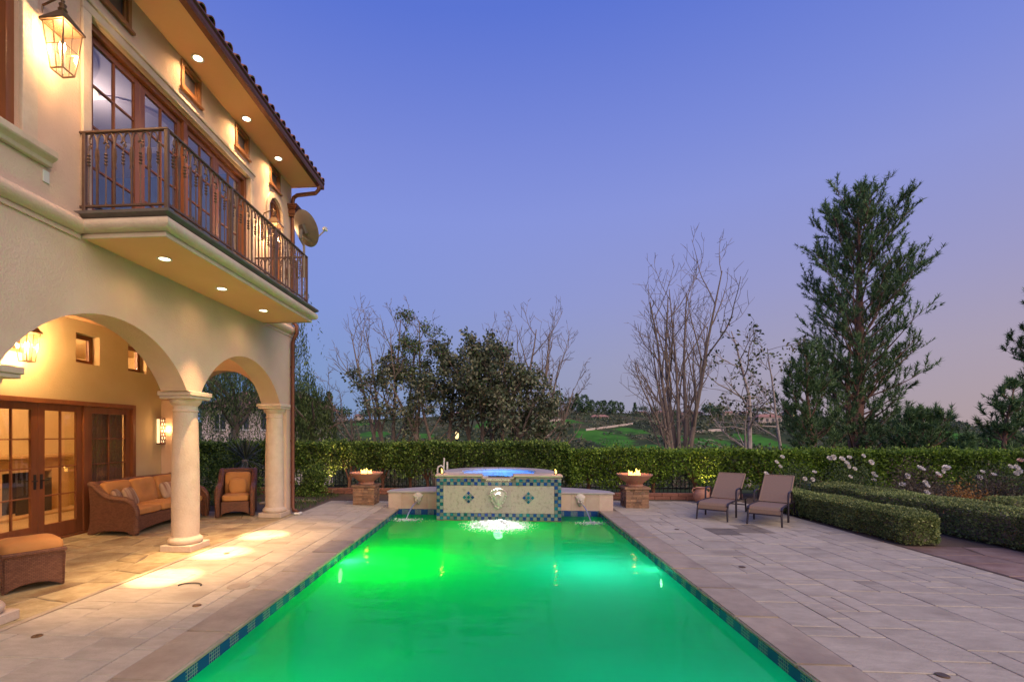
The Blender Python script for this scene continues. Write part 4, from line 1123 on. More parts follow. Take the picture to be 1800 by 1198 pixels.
def jet(x0, x1, y1, label, label2):
    p0 = Vector((x0, YB - .07, .165)); pts = []
    for i in range(10):
        f = i / 9; pts.append((x0 + (x1 - x0) * f, p0.y + (y1 - p0.y) * f, .165 + .02 * f - (.165 + .02 - WZ) * f * f))
    o = MB().tube(pts, [.017 - .005 * i / 9 for i in range(10)], 8).build('water_jet', 'jet_water', smooth=True)
    tag(o, label, 'water jet', 'jets from the fountain masks')
    # rings and froth where the jet lands
    rj = np.random.default_rng(int(abs(x0) * 100)); V = []; F = []
    n = 420; r_ = np.abs(rj.normal(0, .16, n)); a = rj.uniform(0, 2 * np.pi, n)
    P = np.stack([x1 + r_ * np.cos(a) * 1.5, y1 + r_ * np.sin(a) * .8, WZ + .004 + .035 * np.exp(-r_ / .05) * rj.uniform(0, 1, n)], 1)
    V, F = leaf_quads(P, rj.uniform(.015, .05, n) * (1.1 - np.clip(r_, 0, .4)), rj, A=np.tile([1, 0, 0.0], (n, 1)), spread=.5)
    o = np_mesh('splash', V, F, 'foam'); tag(o, label2, 'splash', 'froth where the jets land', 'stuff')
jet(-1.90, -2.04, 10.45, 'thin arc of water from the house side mask', 'white froth where the house side jet lands')
jet(1.84, 1.93, 10.35, 'thin arc of water from the lounger side mask', 'white froth where the lounger side jet lands')
o = sh.build('waterfall', 'sheet_water', smooth=True); tag(o, 'clear sheet of water pouring over the spa spillway', 'waterfall')
# froth under the spill
rj = np.random.default_rng(8); n = 5200
P = np.stack([-.05 + rj.normal(0, .30, n), FY - .52 + rj.normal(0, .30, n), np.full(n, WZ + .006)], 1)
P = P[(P[:, 1] < FY - .03) & (((P[:, 0] + .03) / .85) ** 2 + ((P[:, 1] - FY + .52) / .9) ** 2 < 1)]
rr_ = np.hypot((P[:, 0] + .03) / .3, (P[:, 1] - FY + .48) / .3); P[:, 2] += rj.uniform(0, .07, len(P)) * np.exp(-rr_)
V, F = leaf_quads(P, rj.uniform(.025, .085, len(P)) * np.clip(1.3 - .35 * rr_, .35, 1.2), rj, A=np.tile([1, .3, 0.0], (len(P), 1)), aspect=.55, spread=.6)
V[:, 2] = np.clip(V[:, 2], WZ + .002, WZ + .12)
o = np_mesh('froth', V, F, 'foam'); tag(o, 'bright white froth on the pool below the spa spillway', 'froth', kind='stuff')

# ------------------------------------------------------------------ pool lamps
def pool_lamp(x, y, z, axis, r_, lensm, label, lights):
    t = thing('pool_lamp', label, 'pool lamp', (x, y, z), group='underwater pool lamps')
    lens(t, x, y, z, axis, r_, lensm)
    a = Vector(axis)
    for power, col, off, size in lights: light('POINT', 'lamp', t, Vector((x, y, z - .62 * (z < 0))) + a * off, power, col, size)
GREEN = (0.0, 1.0, 0.0); TEAL = (0.0, .80, .60); LIME = (.75, 1.0, .05)
pool_lamp(XL + .003, 7.0, -.34, (1, 0, 0), .11, 'pool_lens_white', 'white glowing round lamp in the house side pool wall', [(82, GREEN, .8, .3)])
pool_lamp(XR - .003, 6.9, -.32, (-1, 0, 0), .06, 'pool_lens_warm', 'small warm lamp in the deck side pool wall', [(38, TEAL, 1.0, .3)])
pool_lamp(XL + .003, 2.6, -.45, (1, 0, 0), .085, 'pool_lens_white', 'unseen added round lamp in the house side pool wall near the shallow end', [(36, (0, .9, .3), .7, .3)])  # out of view, added to light the near water
pool_lamp(XR - .003, 2.6, -.45, (-1, 0, 0), .06, 'pool_lens_warm', 'unseen added small lamp in the deck side pool wall near the shallow end', [(36, TEAL, .7, .3)])  # out of view as well, added for the near teal glow
pool_lamp(-.03, FY - .003, -.42, (0, -1, 0), .10, 'pool_lens_warm', 'bright white lamp below the spa spillway', [(42, LIME, .6, .25)])
t = thing('added_spill_light', 'thin white light strip added under the spa spillway lip to brighten the froth', 'light strip', (-.03, FY - .02, .765))  # added light, aimed down to whiten the froth
B(-.30, .24, FY - .030, FY - .010, .764, .7752).build('housing', 'bronze', t)
B(-.29, .23, FY - .026, FY - .014, .7625, .7638).build('strip', 'lamp_lens', t)
light('SPOT', 'lamp', t, (-.04, FY - .03, .74), 260, (1.0, .98, .92), .05, 75, .9, (0, -.62, -1))
pool_lamp(.10, SCY + SI - .004, .45, (0, -1, 0), .09, 'spa_lens', 'blue lamp inside the raised spa', [(28, (.06, .32, 1.0), .3, .1)])

# ------------------------------------------------------------------ fire bowls
def flames(parent, x, y, z, s, n_, seed, w):
    q = random.Random(seed)
    for i in range(n_):
        xx = x + (i - (n_ - 1) / 2) * w; h = s * q.uniform(.55, 1.2); y_ = y + q.uniform(-.03, .03) * (n_ > 1)
        for nm, mt, f in (('flame', 'flame', 1.0), ('flame_core', 'flame_core', .55)):
            pr_ = [(.001, 0), (.32 * f, .08), (.42 * f, .25), (.34 * f, .48 * f + .1), (.16 * f, .75 * f + .1), (.002, 1.0 * f + .02)]
            pts = [(xx + .16 * s * zz * math.sin(5 * zz + i * 2.1), y_, z + zz * h) for r_, zz in pr_]
            MB().tube(pts, [max(r_ * s * .5, .001) for r_, zz in pr_], 8, M=None).build(nm, mt, parent, smooth=True) if f == 1.0 or n_ > 1 else None
def fire_bowl(x, y, label, label2, seed):
    t = thing('stone_pedestal', label2, 'pedestal', (x, y, 0))
    q = random.Random(seed); hw = .265
    B(x - hw + .02, x + hw - .02, y - hw + .02, y + hw - .02, 0, .44).build('core', 'grout', t)
    z = 0.002
    while z < .425:
        h = min(q.choice((.035, .045, .055, .065)), .432 - z)
        if h < .012: break
        for side in range(4):
            u = -hw
            while u < hw - .01:
                L = min(q.uniform(.09, .24), hw - u)
                if hw - u - L < .05: L = hw - u
                p = q.uniform(-.006, .012)
                a, b = u + .002, u + L - .002
                bx = (a, b, -hw - p, -hw + .022) if side == 0 else ((a, b, hw - .022, hw + p) if side == 1 else ((-hw - p, -hw + .022, a + .022, b - .022) if side == 2 else (hw - .022, hw + p, a + .022, b - .022)))
                if bx[1] - bx[0] > .004 and bx[3] - bx[2] > .004:
                    B(x + bx[0], x + bx[1], y + bx[2], y + bx[3], z + .001, z + h - .002).build('ledge_stone', 'ledgestone', t)
                u += L
        z += h
    B(x - hw - .035, x + hw + .035, y - hw - .035, y + hw + .035, .436, .49).build('cap', 'ledgestone', t, .008)
    b = thing('fire_bowl', label, 'fire bowl', (x, y, .49))
    MB().lathe([(.19, .49), (.20, .50), (.20, .535), (.18, .55), (.20, .57), (.32, .67), (.395, .745), (.415, .765), (.415, .785), (.39, .785), (.36, .745), (.18, .70), (.001, .69)], (x, y, 0), 40, cap=False).build('bowl', 'terracotta', b, smooth=True)
    MB().lathe([(.001, .735), (.3, .735)], (x, y, 0), 24, cap=False).build('ember_bed', 'soot', b)
    flames(b, x, y, .745, .155, 5, seed, .058)
    light('POINT', 'lamp', b, (x, y, .86), 6, (1.0, .45, .12), .06)
fire_bowl(-3.33, 11.92, 'round terracotta fire bowl burning on the pedestal near the house', 'square ledgestone pedestal under the fire bowl near the house', 3)
fire_bowl(3.24, 11.92, 'round terracotta fire bowl burning on the pedestal near the loungers', 'square ledgestone pedestal under the fire bowl near the loungers', 9)
for x, lb in ((FX0 + .10, 'small flame cup on the house side corner of the spa cap'), (FX1 - .10, 'small flame cup on the lounger side corner of the spa cap')):
    t = thing('flame_cup', lb, 'flame cup', (x, FY + .16, .862))
    MB().lathe([(.03, .862), (.035, .872), (.03, .885), (.012, .885)], (x, FY + .16, 0), 12).build('cup', 'bronze', t)
    flames(t, x, FY + .16, .882, .09, 1, 2, .03)
    light('POINT', 'lamp', t, (x, FY + .16, .96), 1.2, (1.0, .5, .15), .03)

# small things on the deck
def disc(x, y, r_, mat, name, label, group=None, cat='drain cover'):
    o = MB().lathe([(r_, -.002), (r_, .006), (r_ * .86, .009), (r_ * .8, .0075), (.001, .0075)], (x, y, 0), 24, cap=False).build(name, mat); tag(o, label, cat, group)
for x, y, lb in ((3.18, 6.61, 'round dark drain cover in the paving between pool lamp and garden path'), (3.24, 9.12, 'round dark drain cover in the paving in front of the loungers'), (3.2, 3.75, 'round dark drain cover in the paving at the shallow end of the pool'),
                 (-3.99, 3.90, 'round dark drain cover in the paving beside the near arch column'), (-3.08, 4.72, 'round dark drain cover in the paving along the house side coping'), (-3.98, 6.80, 'round dark drain cover in the paving in front of the middle column')):
    disc(x, y, .042, 'bronze', 'deck_drain', lb, 'drain covers in the paving')
disc(-2.99, 5.35, .125, 'coping', 'skimmer_lid', 'round stone skimmer lid in the house side paving', None, 'lid')
o = MB().tube([(-3.55 + .13 * math.cos(a), 5.31 + .09 * math.sin(a), .012) for a in [i * .3 for i in range(12)]], .007, 6).build('cable', 'black_metal'); tag(o, 'short dark curled cable lying on the house side paving', 'cable')
# white pipework behind the spa
t = thing('white_pipes', 'white plumbing pipes standing behind the spa', 'pipes', (-1.52, 12.5, 0))
MB().tube([(-1.62, 12.6, 0), (-1.62, 12.6, .82), (-1.60, 12.6, .88), (-1.53, 12.6, .92), (-1.47, 12.6, .88), (-1.45, 12.6, .8), (-1.45, 12.6, .5)], .022, 8).build('bent_pipe', 'white_paint', t, smooth=True)
MB().tube([(-1.36, 12.55, 0), (-1.36, 12.55, 1.02)], .025, 8).build('upright_pipe', 'white_paint', t, smooth=True)
MB().tube([(-1.47, 12.62, 0), (-1.45, 12.62, 1.12)], .02, 8).build('upright_pipe', 'white_paint', t, smooth=True)
# terracotta jar beside the loungers
t = thing('terracotta_urn', 'weathered terracotta urn with two handles behind the loungers', 'urn', (5.12, 12.72, 0), local=True)
MB().lathe([(.09, 0), (.15, .06), (.19, .16), (.18, .26), (.12, .33), (.10, .36), (.135, .39), (.12, .39), (.085, .36), (.08, .30)], n=24, cap=False).build('jar', 'terracotta', t, smooth=True)
for s in (-1, 1): MB().tube([(s * .11, 0, .36), (s * .20, 0, .37), (s * .225, 0, .30), (s * .18, 0, .24)], .016, 6).build('handle', 'terracotta', t, smooth=True)

# ------------------------------------------------------------------ wicker seats (x along the seat, front at -y)
def wicker_seat(name, label, cat, width, n, loc, rz, depth=.86, back_h=.87, arm_t=.13):
    t = thing(name, label, cat, loc, rz, local=True)
    W = width / 2; D = depth / 2
    top = [(D, back_h), (D - .10, back_h - .04), (D - .20, back_h - .14), (D - .30, .655), (D - .42, .615), (D - .55, .61), (D - .66, .60), (D - .76, .555), (D - .83, .48), (D - .86, .40)]
    botm = [(-D, .40), (-D + .01, .2), (-D - .01, 0), (-D + .07, 0), (-D + .16, .055), (0, .075), (D - .18, .05), (D - .08, 0), (D + .02, 0), (D - .02, .2), (D - .03, .5)]
    for s in (-1, 1):
        a = MB(); x0, x1 = (W - arm_t, W) if s > 0 else (-W, -W + arm_t)
        a.prism(top + botm[1:], 'x', x0 + .02, x1 - .02)
        arm = a.build('arm', 'wicker', t, .012)
        MB().tube([((x0 + x1) / 2, y, z) for y, z in [(D + .02, back_h - .01)] + top + [(-D, .22), (-D - .005, .03)]], [.03, .055] + [.062] * 7 + [.055, .05, .04, .03], 8).build('braid', 'wicker', arm, smooth=True)
    bk = MB(); k = 12
    zt = [back_h + .015 * math.sin(math.pi * i / k) for i in range(k + 1)]
    bk.prism([(-W + arm_t - .02, .08)] + [(W - arm_t + .02, .08)] + [(W - arm_t + .02 - (width - 2 * arm_t + .04) * i / k, zt[i]) for i in range(k + 1)], 'y', D - .10, D - .03)
    bo = bk.build('backrest', 'wicker', t, .012)
    MB().tube([(-W + .06 + (width - .12) * i / k, D - .05, zt[i]) for i in range(k + 1)], .038, 8).build('braid', 'wicker', bo, smooth=True)
    fs = MB(); kk = 10
    low = [(-W + arm_t + (width - 2 * arm_t) * i / kk, .04 + .075 * math.sin(math.pi * i / kk) ** .6) for i in range(kk + 1)]
    fs.prism(low + [(W - arm_t, .32), (-W + arm_t, .32)], 'y', -D + .03, -D + .07)
    fs.box(-W + arm_t, W - arm_t, -D + .07, D - .10, .26, .32)
    fs.build('seat_base', 'wicker', t, .006)
    cw = (width - 2 * arm_t) / n
    for i in range(n):
        cx = -W + arm_t + cw * (i + .5)
        MB().pillow(cw - .008, depth - .20, .16, .22, .5, Matrix.Translation((cx, -.075, .385))).build('seat_cushion', 'cushion', t, smooth=True)
        M = Matrix.Translation((cx, D - .19, .655)) @ Matrix.Rotation(R(-14), 4, 'X') @ Matrix.Rotation(R(90), 4, 'X')
        MB().pillow(cw - .01, .50, .19, .3, .6, M, tuft=.55, nu=32, nv=16).build('back_cushion', 'cushion', t, smooth=True)
    return t
def throw(t, x, y, z, rx, rz_, s, mat):
    M = Matrix.Translation((x, y, z)) @ Matrix.Rotation(rz_, 4, 'Z') @ Matrix.Rotation(rx, 4, 'X') @ Matrix.Rotation(R(90), 4, 'X')
    MB().pillow(s, s, .13, .5, .8, M).build('throw_pillow', mat, t, smooth=True)
sofa = wicker_seat('wicker_sofa', 'long brown wicker sofa with three ochre seat cushions by the porch wall', 'sofa', 2.15, 3, (-6.66, 8.90, .004), R(90))
for x, rz_, m_ in ((-.80, .5, 'pillow_stripe'), (-.52, .25, 'pillow_stripe'), (.50, -.2, 'pillow_stripe'), (.74, -.5, 'pillow_stripe')):
    throw(sofa, x, .08, .60, R(-24), rz_, .36, m_)
arm_ = wicker_seat('wicker_armchair', 'brown wicker armchair with ochre cushions facing the pool terrace under the far arch', 'armchair', .80, 1, (-5.72, 10.17, .004), R(24), back_h=.93)
throw(arm_, 0.02, .02, .61, R(-20), .05, .36, 'cushion')
# ottoman
ot = thing('wicker_ottoman', 'small wicker ottoman with ochre cushion beside the near column', 'ottoman', (-5.42, 5.20, .004), math.atan2(.38, .25), local=True)
w2, d2 = .27, .25
o_ = MB(); k = 10
low = [(-w2 + 2 * w2 * i / k, .0 + .075 * math.sin(math.pi * min(max((i - .6) / (k - 1.2), 0), 1)) ** .6) for i in range(k + 1)]
topc = [(w2 + .012, .36), (w2 - .01, .41), (-w2 + .01, .41), (-w2 - .012, .36)]
for y in (-d2, d2 - .03): o_.prism(low + topc, 'y', y, y + .03)
low = [(-d2 + 2 * d2 * i / k, .0 + .06 * math.sin(math.pi * min(max((i - .6) / (k - 1.2), 0), 1)) ** .6) for i in range(k + 1)]
topc = [(d2, .36), (d2, .41), (-d2, .41), (-d2, .36)]
for x in (-w2, w2 - .03): o_.prism(low + topc, 'x', x + .001, x + .029)
o_.box(-w2 + .03, w2 - .03, -d2 + .03, d2 - .03, .3, .40)
o_.build('wicker_body', 'wicker', ot, .006)
MB().tube([(-w2, -d2, .41), (w2, -d2, .41), (w2, d2, .41), (-w2, d2, .41), (-w2, -d2, .41)], .028, 8).build('braid', 'wicker', ot, smooth=True)
MB().pillow(2 * w2 + .01, 2 * d2 + .01, .22, .25, .55, Matrix.Translation((0, 0, .45))).build('cushion', 'cushion', ot, smooth=True)

# ------------------------------------------------------------------ loungers (length along +y from the foot)
def lounger(label, loc, rz):
    t = thing('chaise_lounger', label, 'lounger', loc, rz, group='loungers on the paving', local=True)
    w_ = .275
    for s in (-1, 1):
        MB().tube([(s * w_, .0, .30), (s * w_, .06, .345), (s * w_, .5, .35), (s * w_, 1.15, .33), (s * w_, 1.75, .30)], .019, 8).build('side_rail', 'dark_frame', t, smooth=True)
        MB().tube([(s * (w_ + .012), -.03, 0), (s * w_, .0, .20), (s * w_, .05, .335)], [.016, .019, .02], 8).build('leg', 'dark_frame', t, smooth=True)
        MB().tube([(s * (w_ + .02), .66, 0), (s * (w_ + .02), .66, .52), (s * (w_ + .02), .70, .57), (s * (w_ + .02), .78, .585), (s * (w_ + .02), 1.0, .585), (s * (w_ + .02), 1.08, .56), (s * (w_ + .02), 1.11, .48), (s * (w_ + .02), 1.12, .33)], .019, 8).build('armrest', 'dark_frame', t, smooth=True)
        MB().tube([(s * w_, 1.62, .31), (s * w_, 1.70, 0)], .018, 8).build('leg', 'dark_frame', t, smooth=True)
    MB().tube([(-w_, .005, .21), (w_, .005, .21)], .013, 8).build('crossbar', 'dark_frame', t)
    MB().tube([(-w_, 1.66, .16), (w_, 1.66, .16)], .013, 8).build('crossbar', 'dark_frame', t)
    se = MB(); pr_ = [(.0, .235), (.012, .30), (.05, .345), (.12, .358), (.5, .352), (.98, .335)]
    vs_ = [(sx, y, z - d) for d in (0, .016) for y, z in pr_ for sx in (-w_ + .01, w_ - .01)]
    k = len(pr_)
    fs_ = [(2 * i, 2 * i + 1, 2 * i + 3, 2 * i + 2) for i in range(k - 1)] + [(2 * k + 2 * i, 2 * k + 2 * i + 2, 2 * k + 2 * i + 3, 2 * k + 2 * i + 1) for i in range(k - 1)]
    fs_ += [(2 * i, 2 * i + 2, 2 * k + 2 * i + 2, 2 * k + 2 * i) for i in range(k - 1)] + [(2 * i + 1, 2 * k + 2 * i + 1, 2 * k + 2 * i + 3, 2 * i + 3) for i in range(k - 1)] + [(0, 2 * k, 2 * k + 1, 1)]
    se.add(vs_, fs_).build('seat_sling', 'sling', t)
    ba = MB(); L = .84; an = R(36)
    M = Matrix.Translation((0, .99, .345)) @ Matrix.Rotation(an, 4, 'X')
    ba.box(-w_ + .012, w_ - .012, 0, L, -.008, .008, M); bo = ba.build('back_sling', 'sling', t, .004)
    fr_ = MB()
    for s in (-1, 1): fr_.tube([(s * (w_ - .012), 0, 0), (s * (w_ - .012), L + .01, 0)], .017, 8, M=M)
    fr_.tube([(-w_ + .012, L + .01, 0), (w_ - .012, L + .01, 0)], .017, 8, M=M)
    fr_.build('back_frame', 'sling', bo, smooth=True)
    for s in (-1, 1):
        MB().lathe([(.02, -.012), (.075, -.012), (.08, 0), (.075, .012), (.02, .012)], M=Matrix.Translation((s * (w_ + .05), 1.66, .08)) @ Matrix.Rotation(R(90), 4, 'Y'), n=20).build('wheel', 'black_metal', t)
lounger('brown sling lounger nearer the fire bowl', (4.29, 10.13, .002), R(-37))
lounger('brown sling lounger beside the clipped box hedge', (5.04, 9.62, .002), R(-37))

# ------------------------------------------------------------------ satellite dish on the balcony rail
t = thing('satellite_dish', 'brown satellite dish clamped to the far end of the balcony railing', 'satellite dish', (RX, RY1 - .12, 5.03))
D0 = Vector((RX + .03, RY1 - .10, 5.50)); nd = Vector((.45, .75, .48)).normalized()
M = Matrix.Translation(D0) @ nd.to_track_quat('Z', 'Y').to_matrix().to_4x4()
pr_ = [(.001, -.055), (.1, -.048), (.2, -.028), (.29, 0), (.30, .004), (.29, .010), (.2, -.018), (.1, -.038), (.001, -.045)]
vb = MB().lathe(pr_, n=36, cap=False); vb.V = [tuple(M @ Vector((v[0], v[1] * 1.08, v[2]))) for v in vb.V]
vb.build('dish', 'dish_grey', t, smooth=True)
MB().tube([(RX, RY1 - .12, 4.6), (RX, RY1 - .12, 5.18), tuple(D0 - nd * .14 + Vector((0, 0, -.16)))], .022, 10).build('mast', 'dish_grey', t)
m = MB(); m.box(-.06, .06, -.08, .08, -.11, -.05, M); m.tube([M @ Vector((0, 0, -.1)), D0 - nd * .14 + Vector((0, 0, -.16))], .03, 8)
for s in (-1, 1): m.tube([M @ Vector((s * .05, -.05, -.05)), M @ Vector((s * .09, -.12, -.03))], .012, 6)
m.build('bracket', 'lead', t)
ae = M @ Vector((0, -.02, .42)) + Vector((.05, 0, -.06)); 
MB().tube([D0 - nd * .08 + Vector((0, 0, -.14)), D0 + nd * .12 + Vector((.02, 0, -.28)), ae + Vector((0, 0, -.02))], .014, 8).build('feed_arm', 'dish_grey', t)
m = MB(); m.tube([ae + Vector((.03, .02, -.03)), ae - nd * .06 + Vector((0, 0, .02))], [.02, .035], 10); m.tube([ae + Vector((.0, -.05, .0)), ae + Vector((0, .05, .03))], .022, 8); m.build('receiver', 'white_paint', t)
# wooden box on the balcony
t = thing('wooden_chest', 'small wooden chest standing on the balcony behind the railing', 'chest', (-4.25, 6.95, 4.13))
B(-4.43, -4.1, 6.7, 7.2, 4.131, 4.42).build('body', 'wood_pale', t, .008); B(-4.45, -4.08, 6.68, 7.22, 4.4205, 4.46).build('lid', 'wood_pale', t, .006)

# ------------------------------------------------------------------ hedges
def box_points(rng, n, x0, x1, y0, y1, z0, z1, depth=.07, faces='front top sides back', bump=.05):
    fr_ = []
    A = {'front': (x1 - x0) * (z1 - z0), 'top': (x1 - x0) * (y1 - y0), 'left': (y1 - y0) * (z1 - z0), 'right': (y1 - y0) * (z1 - z0), 'back': .35 * (x1 - x0) * (z1 - z0)}
    if faces == 'front top': A.pop('left'); A.pop('right'); A.pop('back')
    tot = sum(A.values()); P = []; Nn = []
    for f, a in A.items():
        k = int(n * a / tot); u = rng.uniform(0, 1, k); v = rng.uniform(0, 1, k); d = np.abs(rng.normal(0, depth, k))
        if f in ('front', 'back'):
            x = x0 + u * (x1 - x0); z = z0 + v * (z1 - z0)
            b = bump * (np.sin(x * 3.1) + np.sin(x * 7.7 + z * 5) + np.cos(z * 9 + x * 2)) * .5
            y = (y0 + d + b) if f == 'front' else (y1 - d - b); nn = (0, -1 if f == 'front' else 1, .3)
        elif f == 'top':
            x = x0 + u * (x1 - x0); y = y0 + v * (y1 - y0); b = bump * (np.sin(x * 2.3) + np.sin(x * 6.1 + y * 4)) * .4; z = z1 - d * .6 + b; nn = (0, 0, 1)
        else:
            y = y0 + u * (y1 - y0); z = z0 + v * (z1 - z0); b = bump * np.sin(y * 5 + z * 4) * .5
            x = (x0 + d + b) if f == 'left' else (x1 - d - b); nn = (-1 if f == 'left' else 1, 0, .3)
        P.append(np.stack([x, y, z], 1)); Nn.append(np.tile(nn, (k, 1)))
    return np.concatenate(P), np.concatenate(Nn)
def shrink_box(mb, x0, x1, y0, y1, z0, z1, d): return mb.box(x0 + d, x1 - d, y0 + d, y1 - d, z0, z1 - d)

rng = np.random.default_rng(21)
hx0, hx1, hy0, hy1 = -11.0, 1.95, 13.85, 14.75
def big_hedge(name, label, x0, x1, y0, y1, ztop, zlow, leafm, n, seed, trunks):
    t = thing(name, label, 'hedge', ((x0 + x1) / 2, (y0 + y1) / 2, 0))
    r = np.random.default_rng(seed)
    P, Nn = box_points(r, n, x0, x1, y0, y1, zlow, ztop, .10, bump=.06)
    # ragged lower edge with gaps
    edge_ = zlow + .16 + .16 * np.sin(P[:, 0] * 1.9 + seed) + .12 * np.sin(P[:, 0] * 5.3) + r.normal(0, .08, len(P))
    keep = P[:, 2] > edge_
    hole = np.sin(P[:, 0] * 2.1 + seed * 2) * np.sin(P[:, 2] * 4 + P[:, 0] * .7) + r.normal(0, .35, len(P))
    keep &= ~((hole > 1.02) & (P[:, 2] < ztop - .25))
    P, Nn = P[keep], Nn[keep]
    top_ = (P[:, 2] > ztop - .12) & (r.random(len(P)) < .05); P[top_, 2] += r.uniform(.03, .13, top_.sum())      # stray shoots
    V, F = leaf_quads(P, r.uniform(.045, .105, len(P)), r, A=Nn, aspect=.55, spread=.9)
    np_mesh('foliage', V, F, leafm, t)
    # inner twigs and leaves
    k = n // 4; Q = np.stack([r.uniform(x0 + .1, x1 - .1, k), r.uniform(y0 + .18, y1 - .1, k), r.uniform(zlow + .25, ztop - .1, k)], 1)
    V, F = leaf_quads(Q, r.uniform(.06, .11, k), r, aspect=.6); np_mesh('inner_foliage', V, F, 'magnolia_leaf', t)
    q = random.Random(seed)
    for x in trunks:
        x += q.uniform(-.1, .1); y = (y0 + y1) / 2 + q.uniform(-.25, .05); ln = q.uniform(-.12, .12)
        mb = MB(); mb.tube([(x, y, -.05), (x + ln * .3, y, .3), (x + ln, y + .02, .65), (x + ln * 1.5, y, ztop - .25)], [.055, .045, .038, .02], 7)
        for s in (-1, 1): mb.tube([(x + ln * .3, y, .32), (x + ln + s * .18, y + q.uniform(-.1, .1), .75), (x + ln + s * .28, y, ztop - .3)], [.03, .024, .012], 6)
        mb.build('trunk', 'bark_red', t, smooth=True)
    return t
big_hedge('tall_hedge', 'tall clipped green hedge behind the spa and the house side fire bowl', -11, 1.95, 13.85, 14.75, 1.46, .46, 'hedge_leaf', 62000, 3, [-9.4, -8, -6.6, -5.3, -4.5, -3.4, -2.7, -2.2, -1.2, -.3, .8, 1.6])
big_hedge('tall_hedge', 'lower bright green clipped hedge behind the loungers and roses', 1.97, 17.0, 13.62, 14.5, 1.27, .22, 'hedge_bright', 62000, 5, [2.5, 3.3, 4.2, 5.4, 6.5, 7.2])

# iron fence glimpsed through the hedge
fe = thing('iron_fence', 'thin black iron fence running behind the tall hedge', 'fence', (0, 14.82, 0))
B(-11, 12, 14.80, 14.83, 1.0, 1.03).build('rail', 'black_metal', fe); B(-11, 12, 14.80, 14.83, .12, .15).build('rail', 'black_metal', fe)
pk = B(-.008, .008, -.008, .008, 0, 1.15).mesh('picket'); pk.materials.append(MATS['black_metal'])
x = -9.0
while x < 6.5: piece('picket', pk, fe, (x, 14.815, 0)); x += .125

# clipped box hedges
def box_hedge(label, x0, x1, y0, y1, z1, n, seed, rz=0.0):
    c = ((x0 + x1) / 2, (y0 + y1) / 2)
    t = thing('box_hedge', label, 'hedge', (c[0], c[1], 0), rz, local=True)
    r = np.random.default_rng(seed)
    a, b = (x1 - x0) / 2, (y1 - y0) / 2
    P, Nn = box_points(r, n, -a, a, -b, b, 0.02, z1, .035, bump=.04)
    # round the shoulders and corners
    for ax, h in ((0, a), (1, b)):
        over = np.clip((np.abs(P[:, ax]) - (h - .12)) / .12, 0, 1) * np.clip((P[:, 2] - z1 + .12) / .12, 0, 1); P[:, 2] -= over * .055
    cor = np.clip((np.abs(P[:, 0]) - a + .12) / .12, 0, 1) * np.clip((np.abs(P[:, 1]) - b + .12) / .12, 0, 1)
    P[:, 0] -= np.sign(P[:, 0]) * cor * .05; P[:, 1] -= np.sign(P[:, 1]) * cor * .05
    V, F = leaf_quads(P, r.uniform(.022, .05, len(P)), r, A=Nn + np.array([0, 0, .3]), aspect=.6, spread=.8)
    np_mesh('foliage', V, F, 'box_leaf', t)
    MB().box(-a + .07, a - .07, -b + .07, b - .07, 0, z1 - .085).build('inner_twigs', 'bark', t, .05)
    return t
box_hedge('low clipped box hedge along the edge of the paving beside the loungers', 6.32, 6.85, 8.05, 11.6, .50, 34000, 31, R(1.5))
box_hedge('long low box hedge between the garden path and the roses', 7.72, 8.45, 5.6, 12.6, .56, 48000, 32, R(1))
box_hedge('low box hedge crossing behind the rose bed', 9.6, 15.5, 9.9, 10.5, .5, 26000, 33, 0)

# ------------------------------------------------------------------ trees
def wobble(q, p, d, L, n, amp, up=0.0):
    """polyline of n segments starting along d, wandering, bending upwards"""
    pts = [Vector(p)]; d = Vector(d).normalized()
    for i in range(n):
        d = (d + Vector((q.gauss(0, amp), q.gauss(0, amp), q.gauss(0, amp) + up))).normalized()
        pts.append(pts[-1] + d * L / n)
    return pts
def at_path(pts, f):
    k = f * (len(pts) - 1); i = min(int(k), len(pts) - 2); t_ = k - i
    return pts[i].lerp(pts[i + 1], t_), (pts[i + 1] - pts[i]).normalized()
def branch_out(mb, q, pts, r0, r1, sides): mb.tube(pts, [r0 + (r1 - r0) * i / (len(pts) - 1) for i in range(len(pts))], sides, cap=False)
def grow(mb, q, p, d, L, r, lvl, cfg, tips):
    n = cfg['seg'][lvl]
    pts = wobble(q, p, d, L, n, cfg['amp'][lvl], cfg['up'][lvl])
    branch_out(mb, q, pts, r, r * cfg['taper'][lvl], cfg['sides'][lvl])
    if lvl == len(cfg['seg']) - 1:
        tips.append((pts[-1], (pts[-1] - pts[-2]).normalized())); 
        if len(pts) > 2: tips.append((pts[len(pts) // 2], (pts[-1] - pts[0]).normalized()))
        return
    k = cfg['kids'][lvl]; k = max(1, int(k * q.uniform(.8, 1.2)))
    for i in range(k):
        f = cfg['from'][lvl] + (1 - cfg['from'][lvl]) * (i + q.random()) / k
        pos, dr = at_path(pts, min(f, .99))
        side = dr.orthogonal().normalized(); side = Matrix.Rotation(q.uniform(0, 2 * math.pi), 3, dr) @ side
        an = R(q.uniform(*cfg['ang'][lvl]))
        nd_ = (dr * math.cos(an) + side * math.sin(an))
        grow(mb, q, pos, nd_, L * q.uniform(*cfg['len'][lvl]) * (1.15 - .6 * f), max(r * (1 - .75 * f) * .55, cfg['rmin']), lvl + 1, cfg, tips)
BARE = dict(seg=[10, 7, 5, 3], amp=[.035, .09, .12, .14], up=[.045, .13, .11, .07], taper=[.16, .25, .4, .6], sides=[8, 6, 4, 3], kids=[8, 5, 3], **{'from': [.26, .15, .12]},
            ang=[(22, 50), (25, 55), (25, 60)], len=[(.28, .52), (.34, .62), (.35, .7)], rmin=.010)
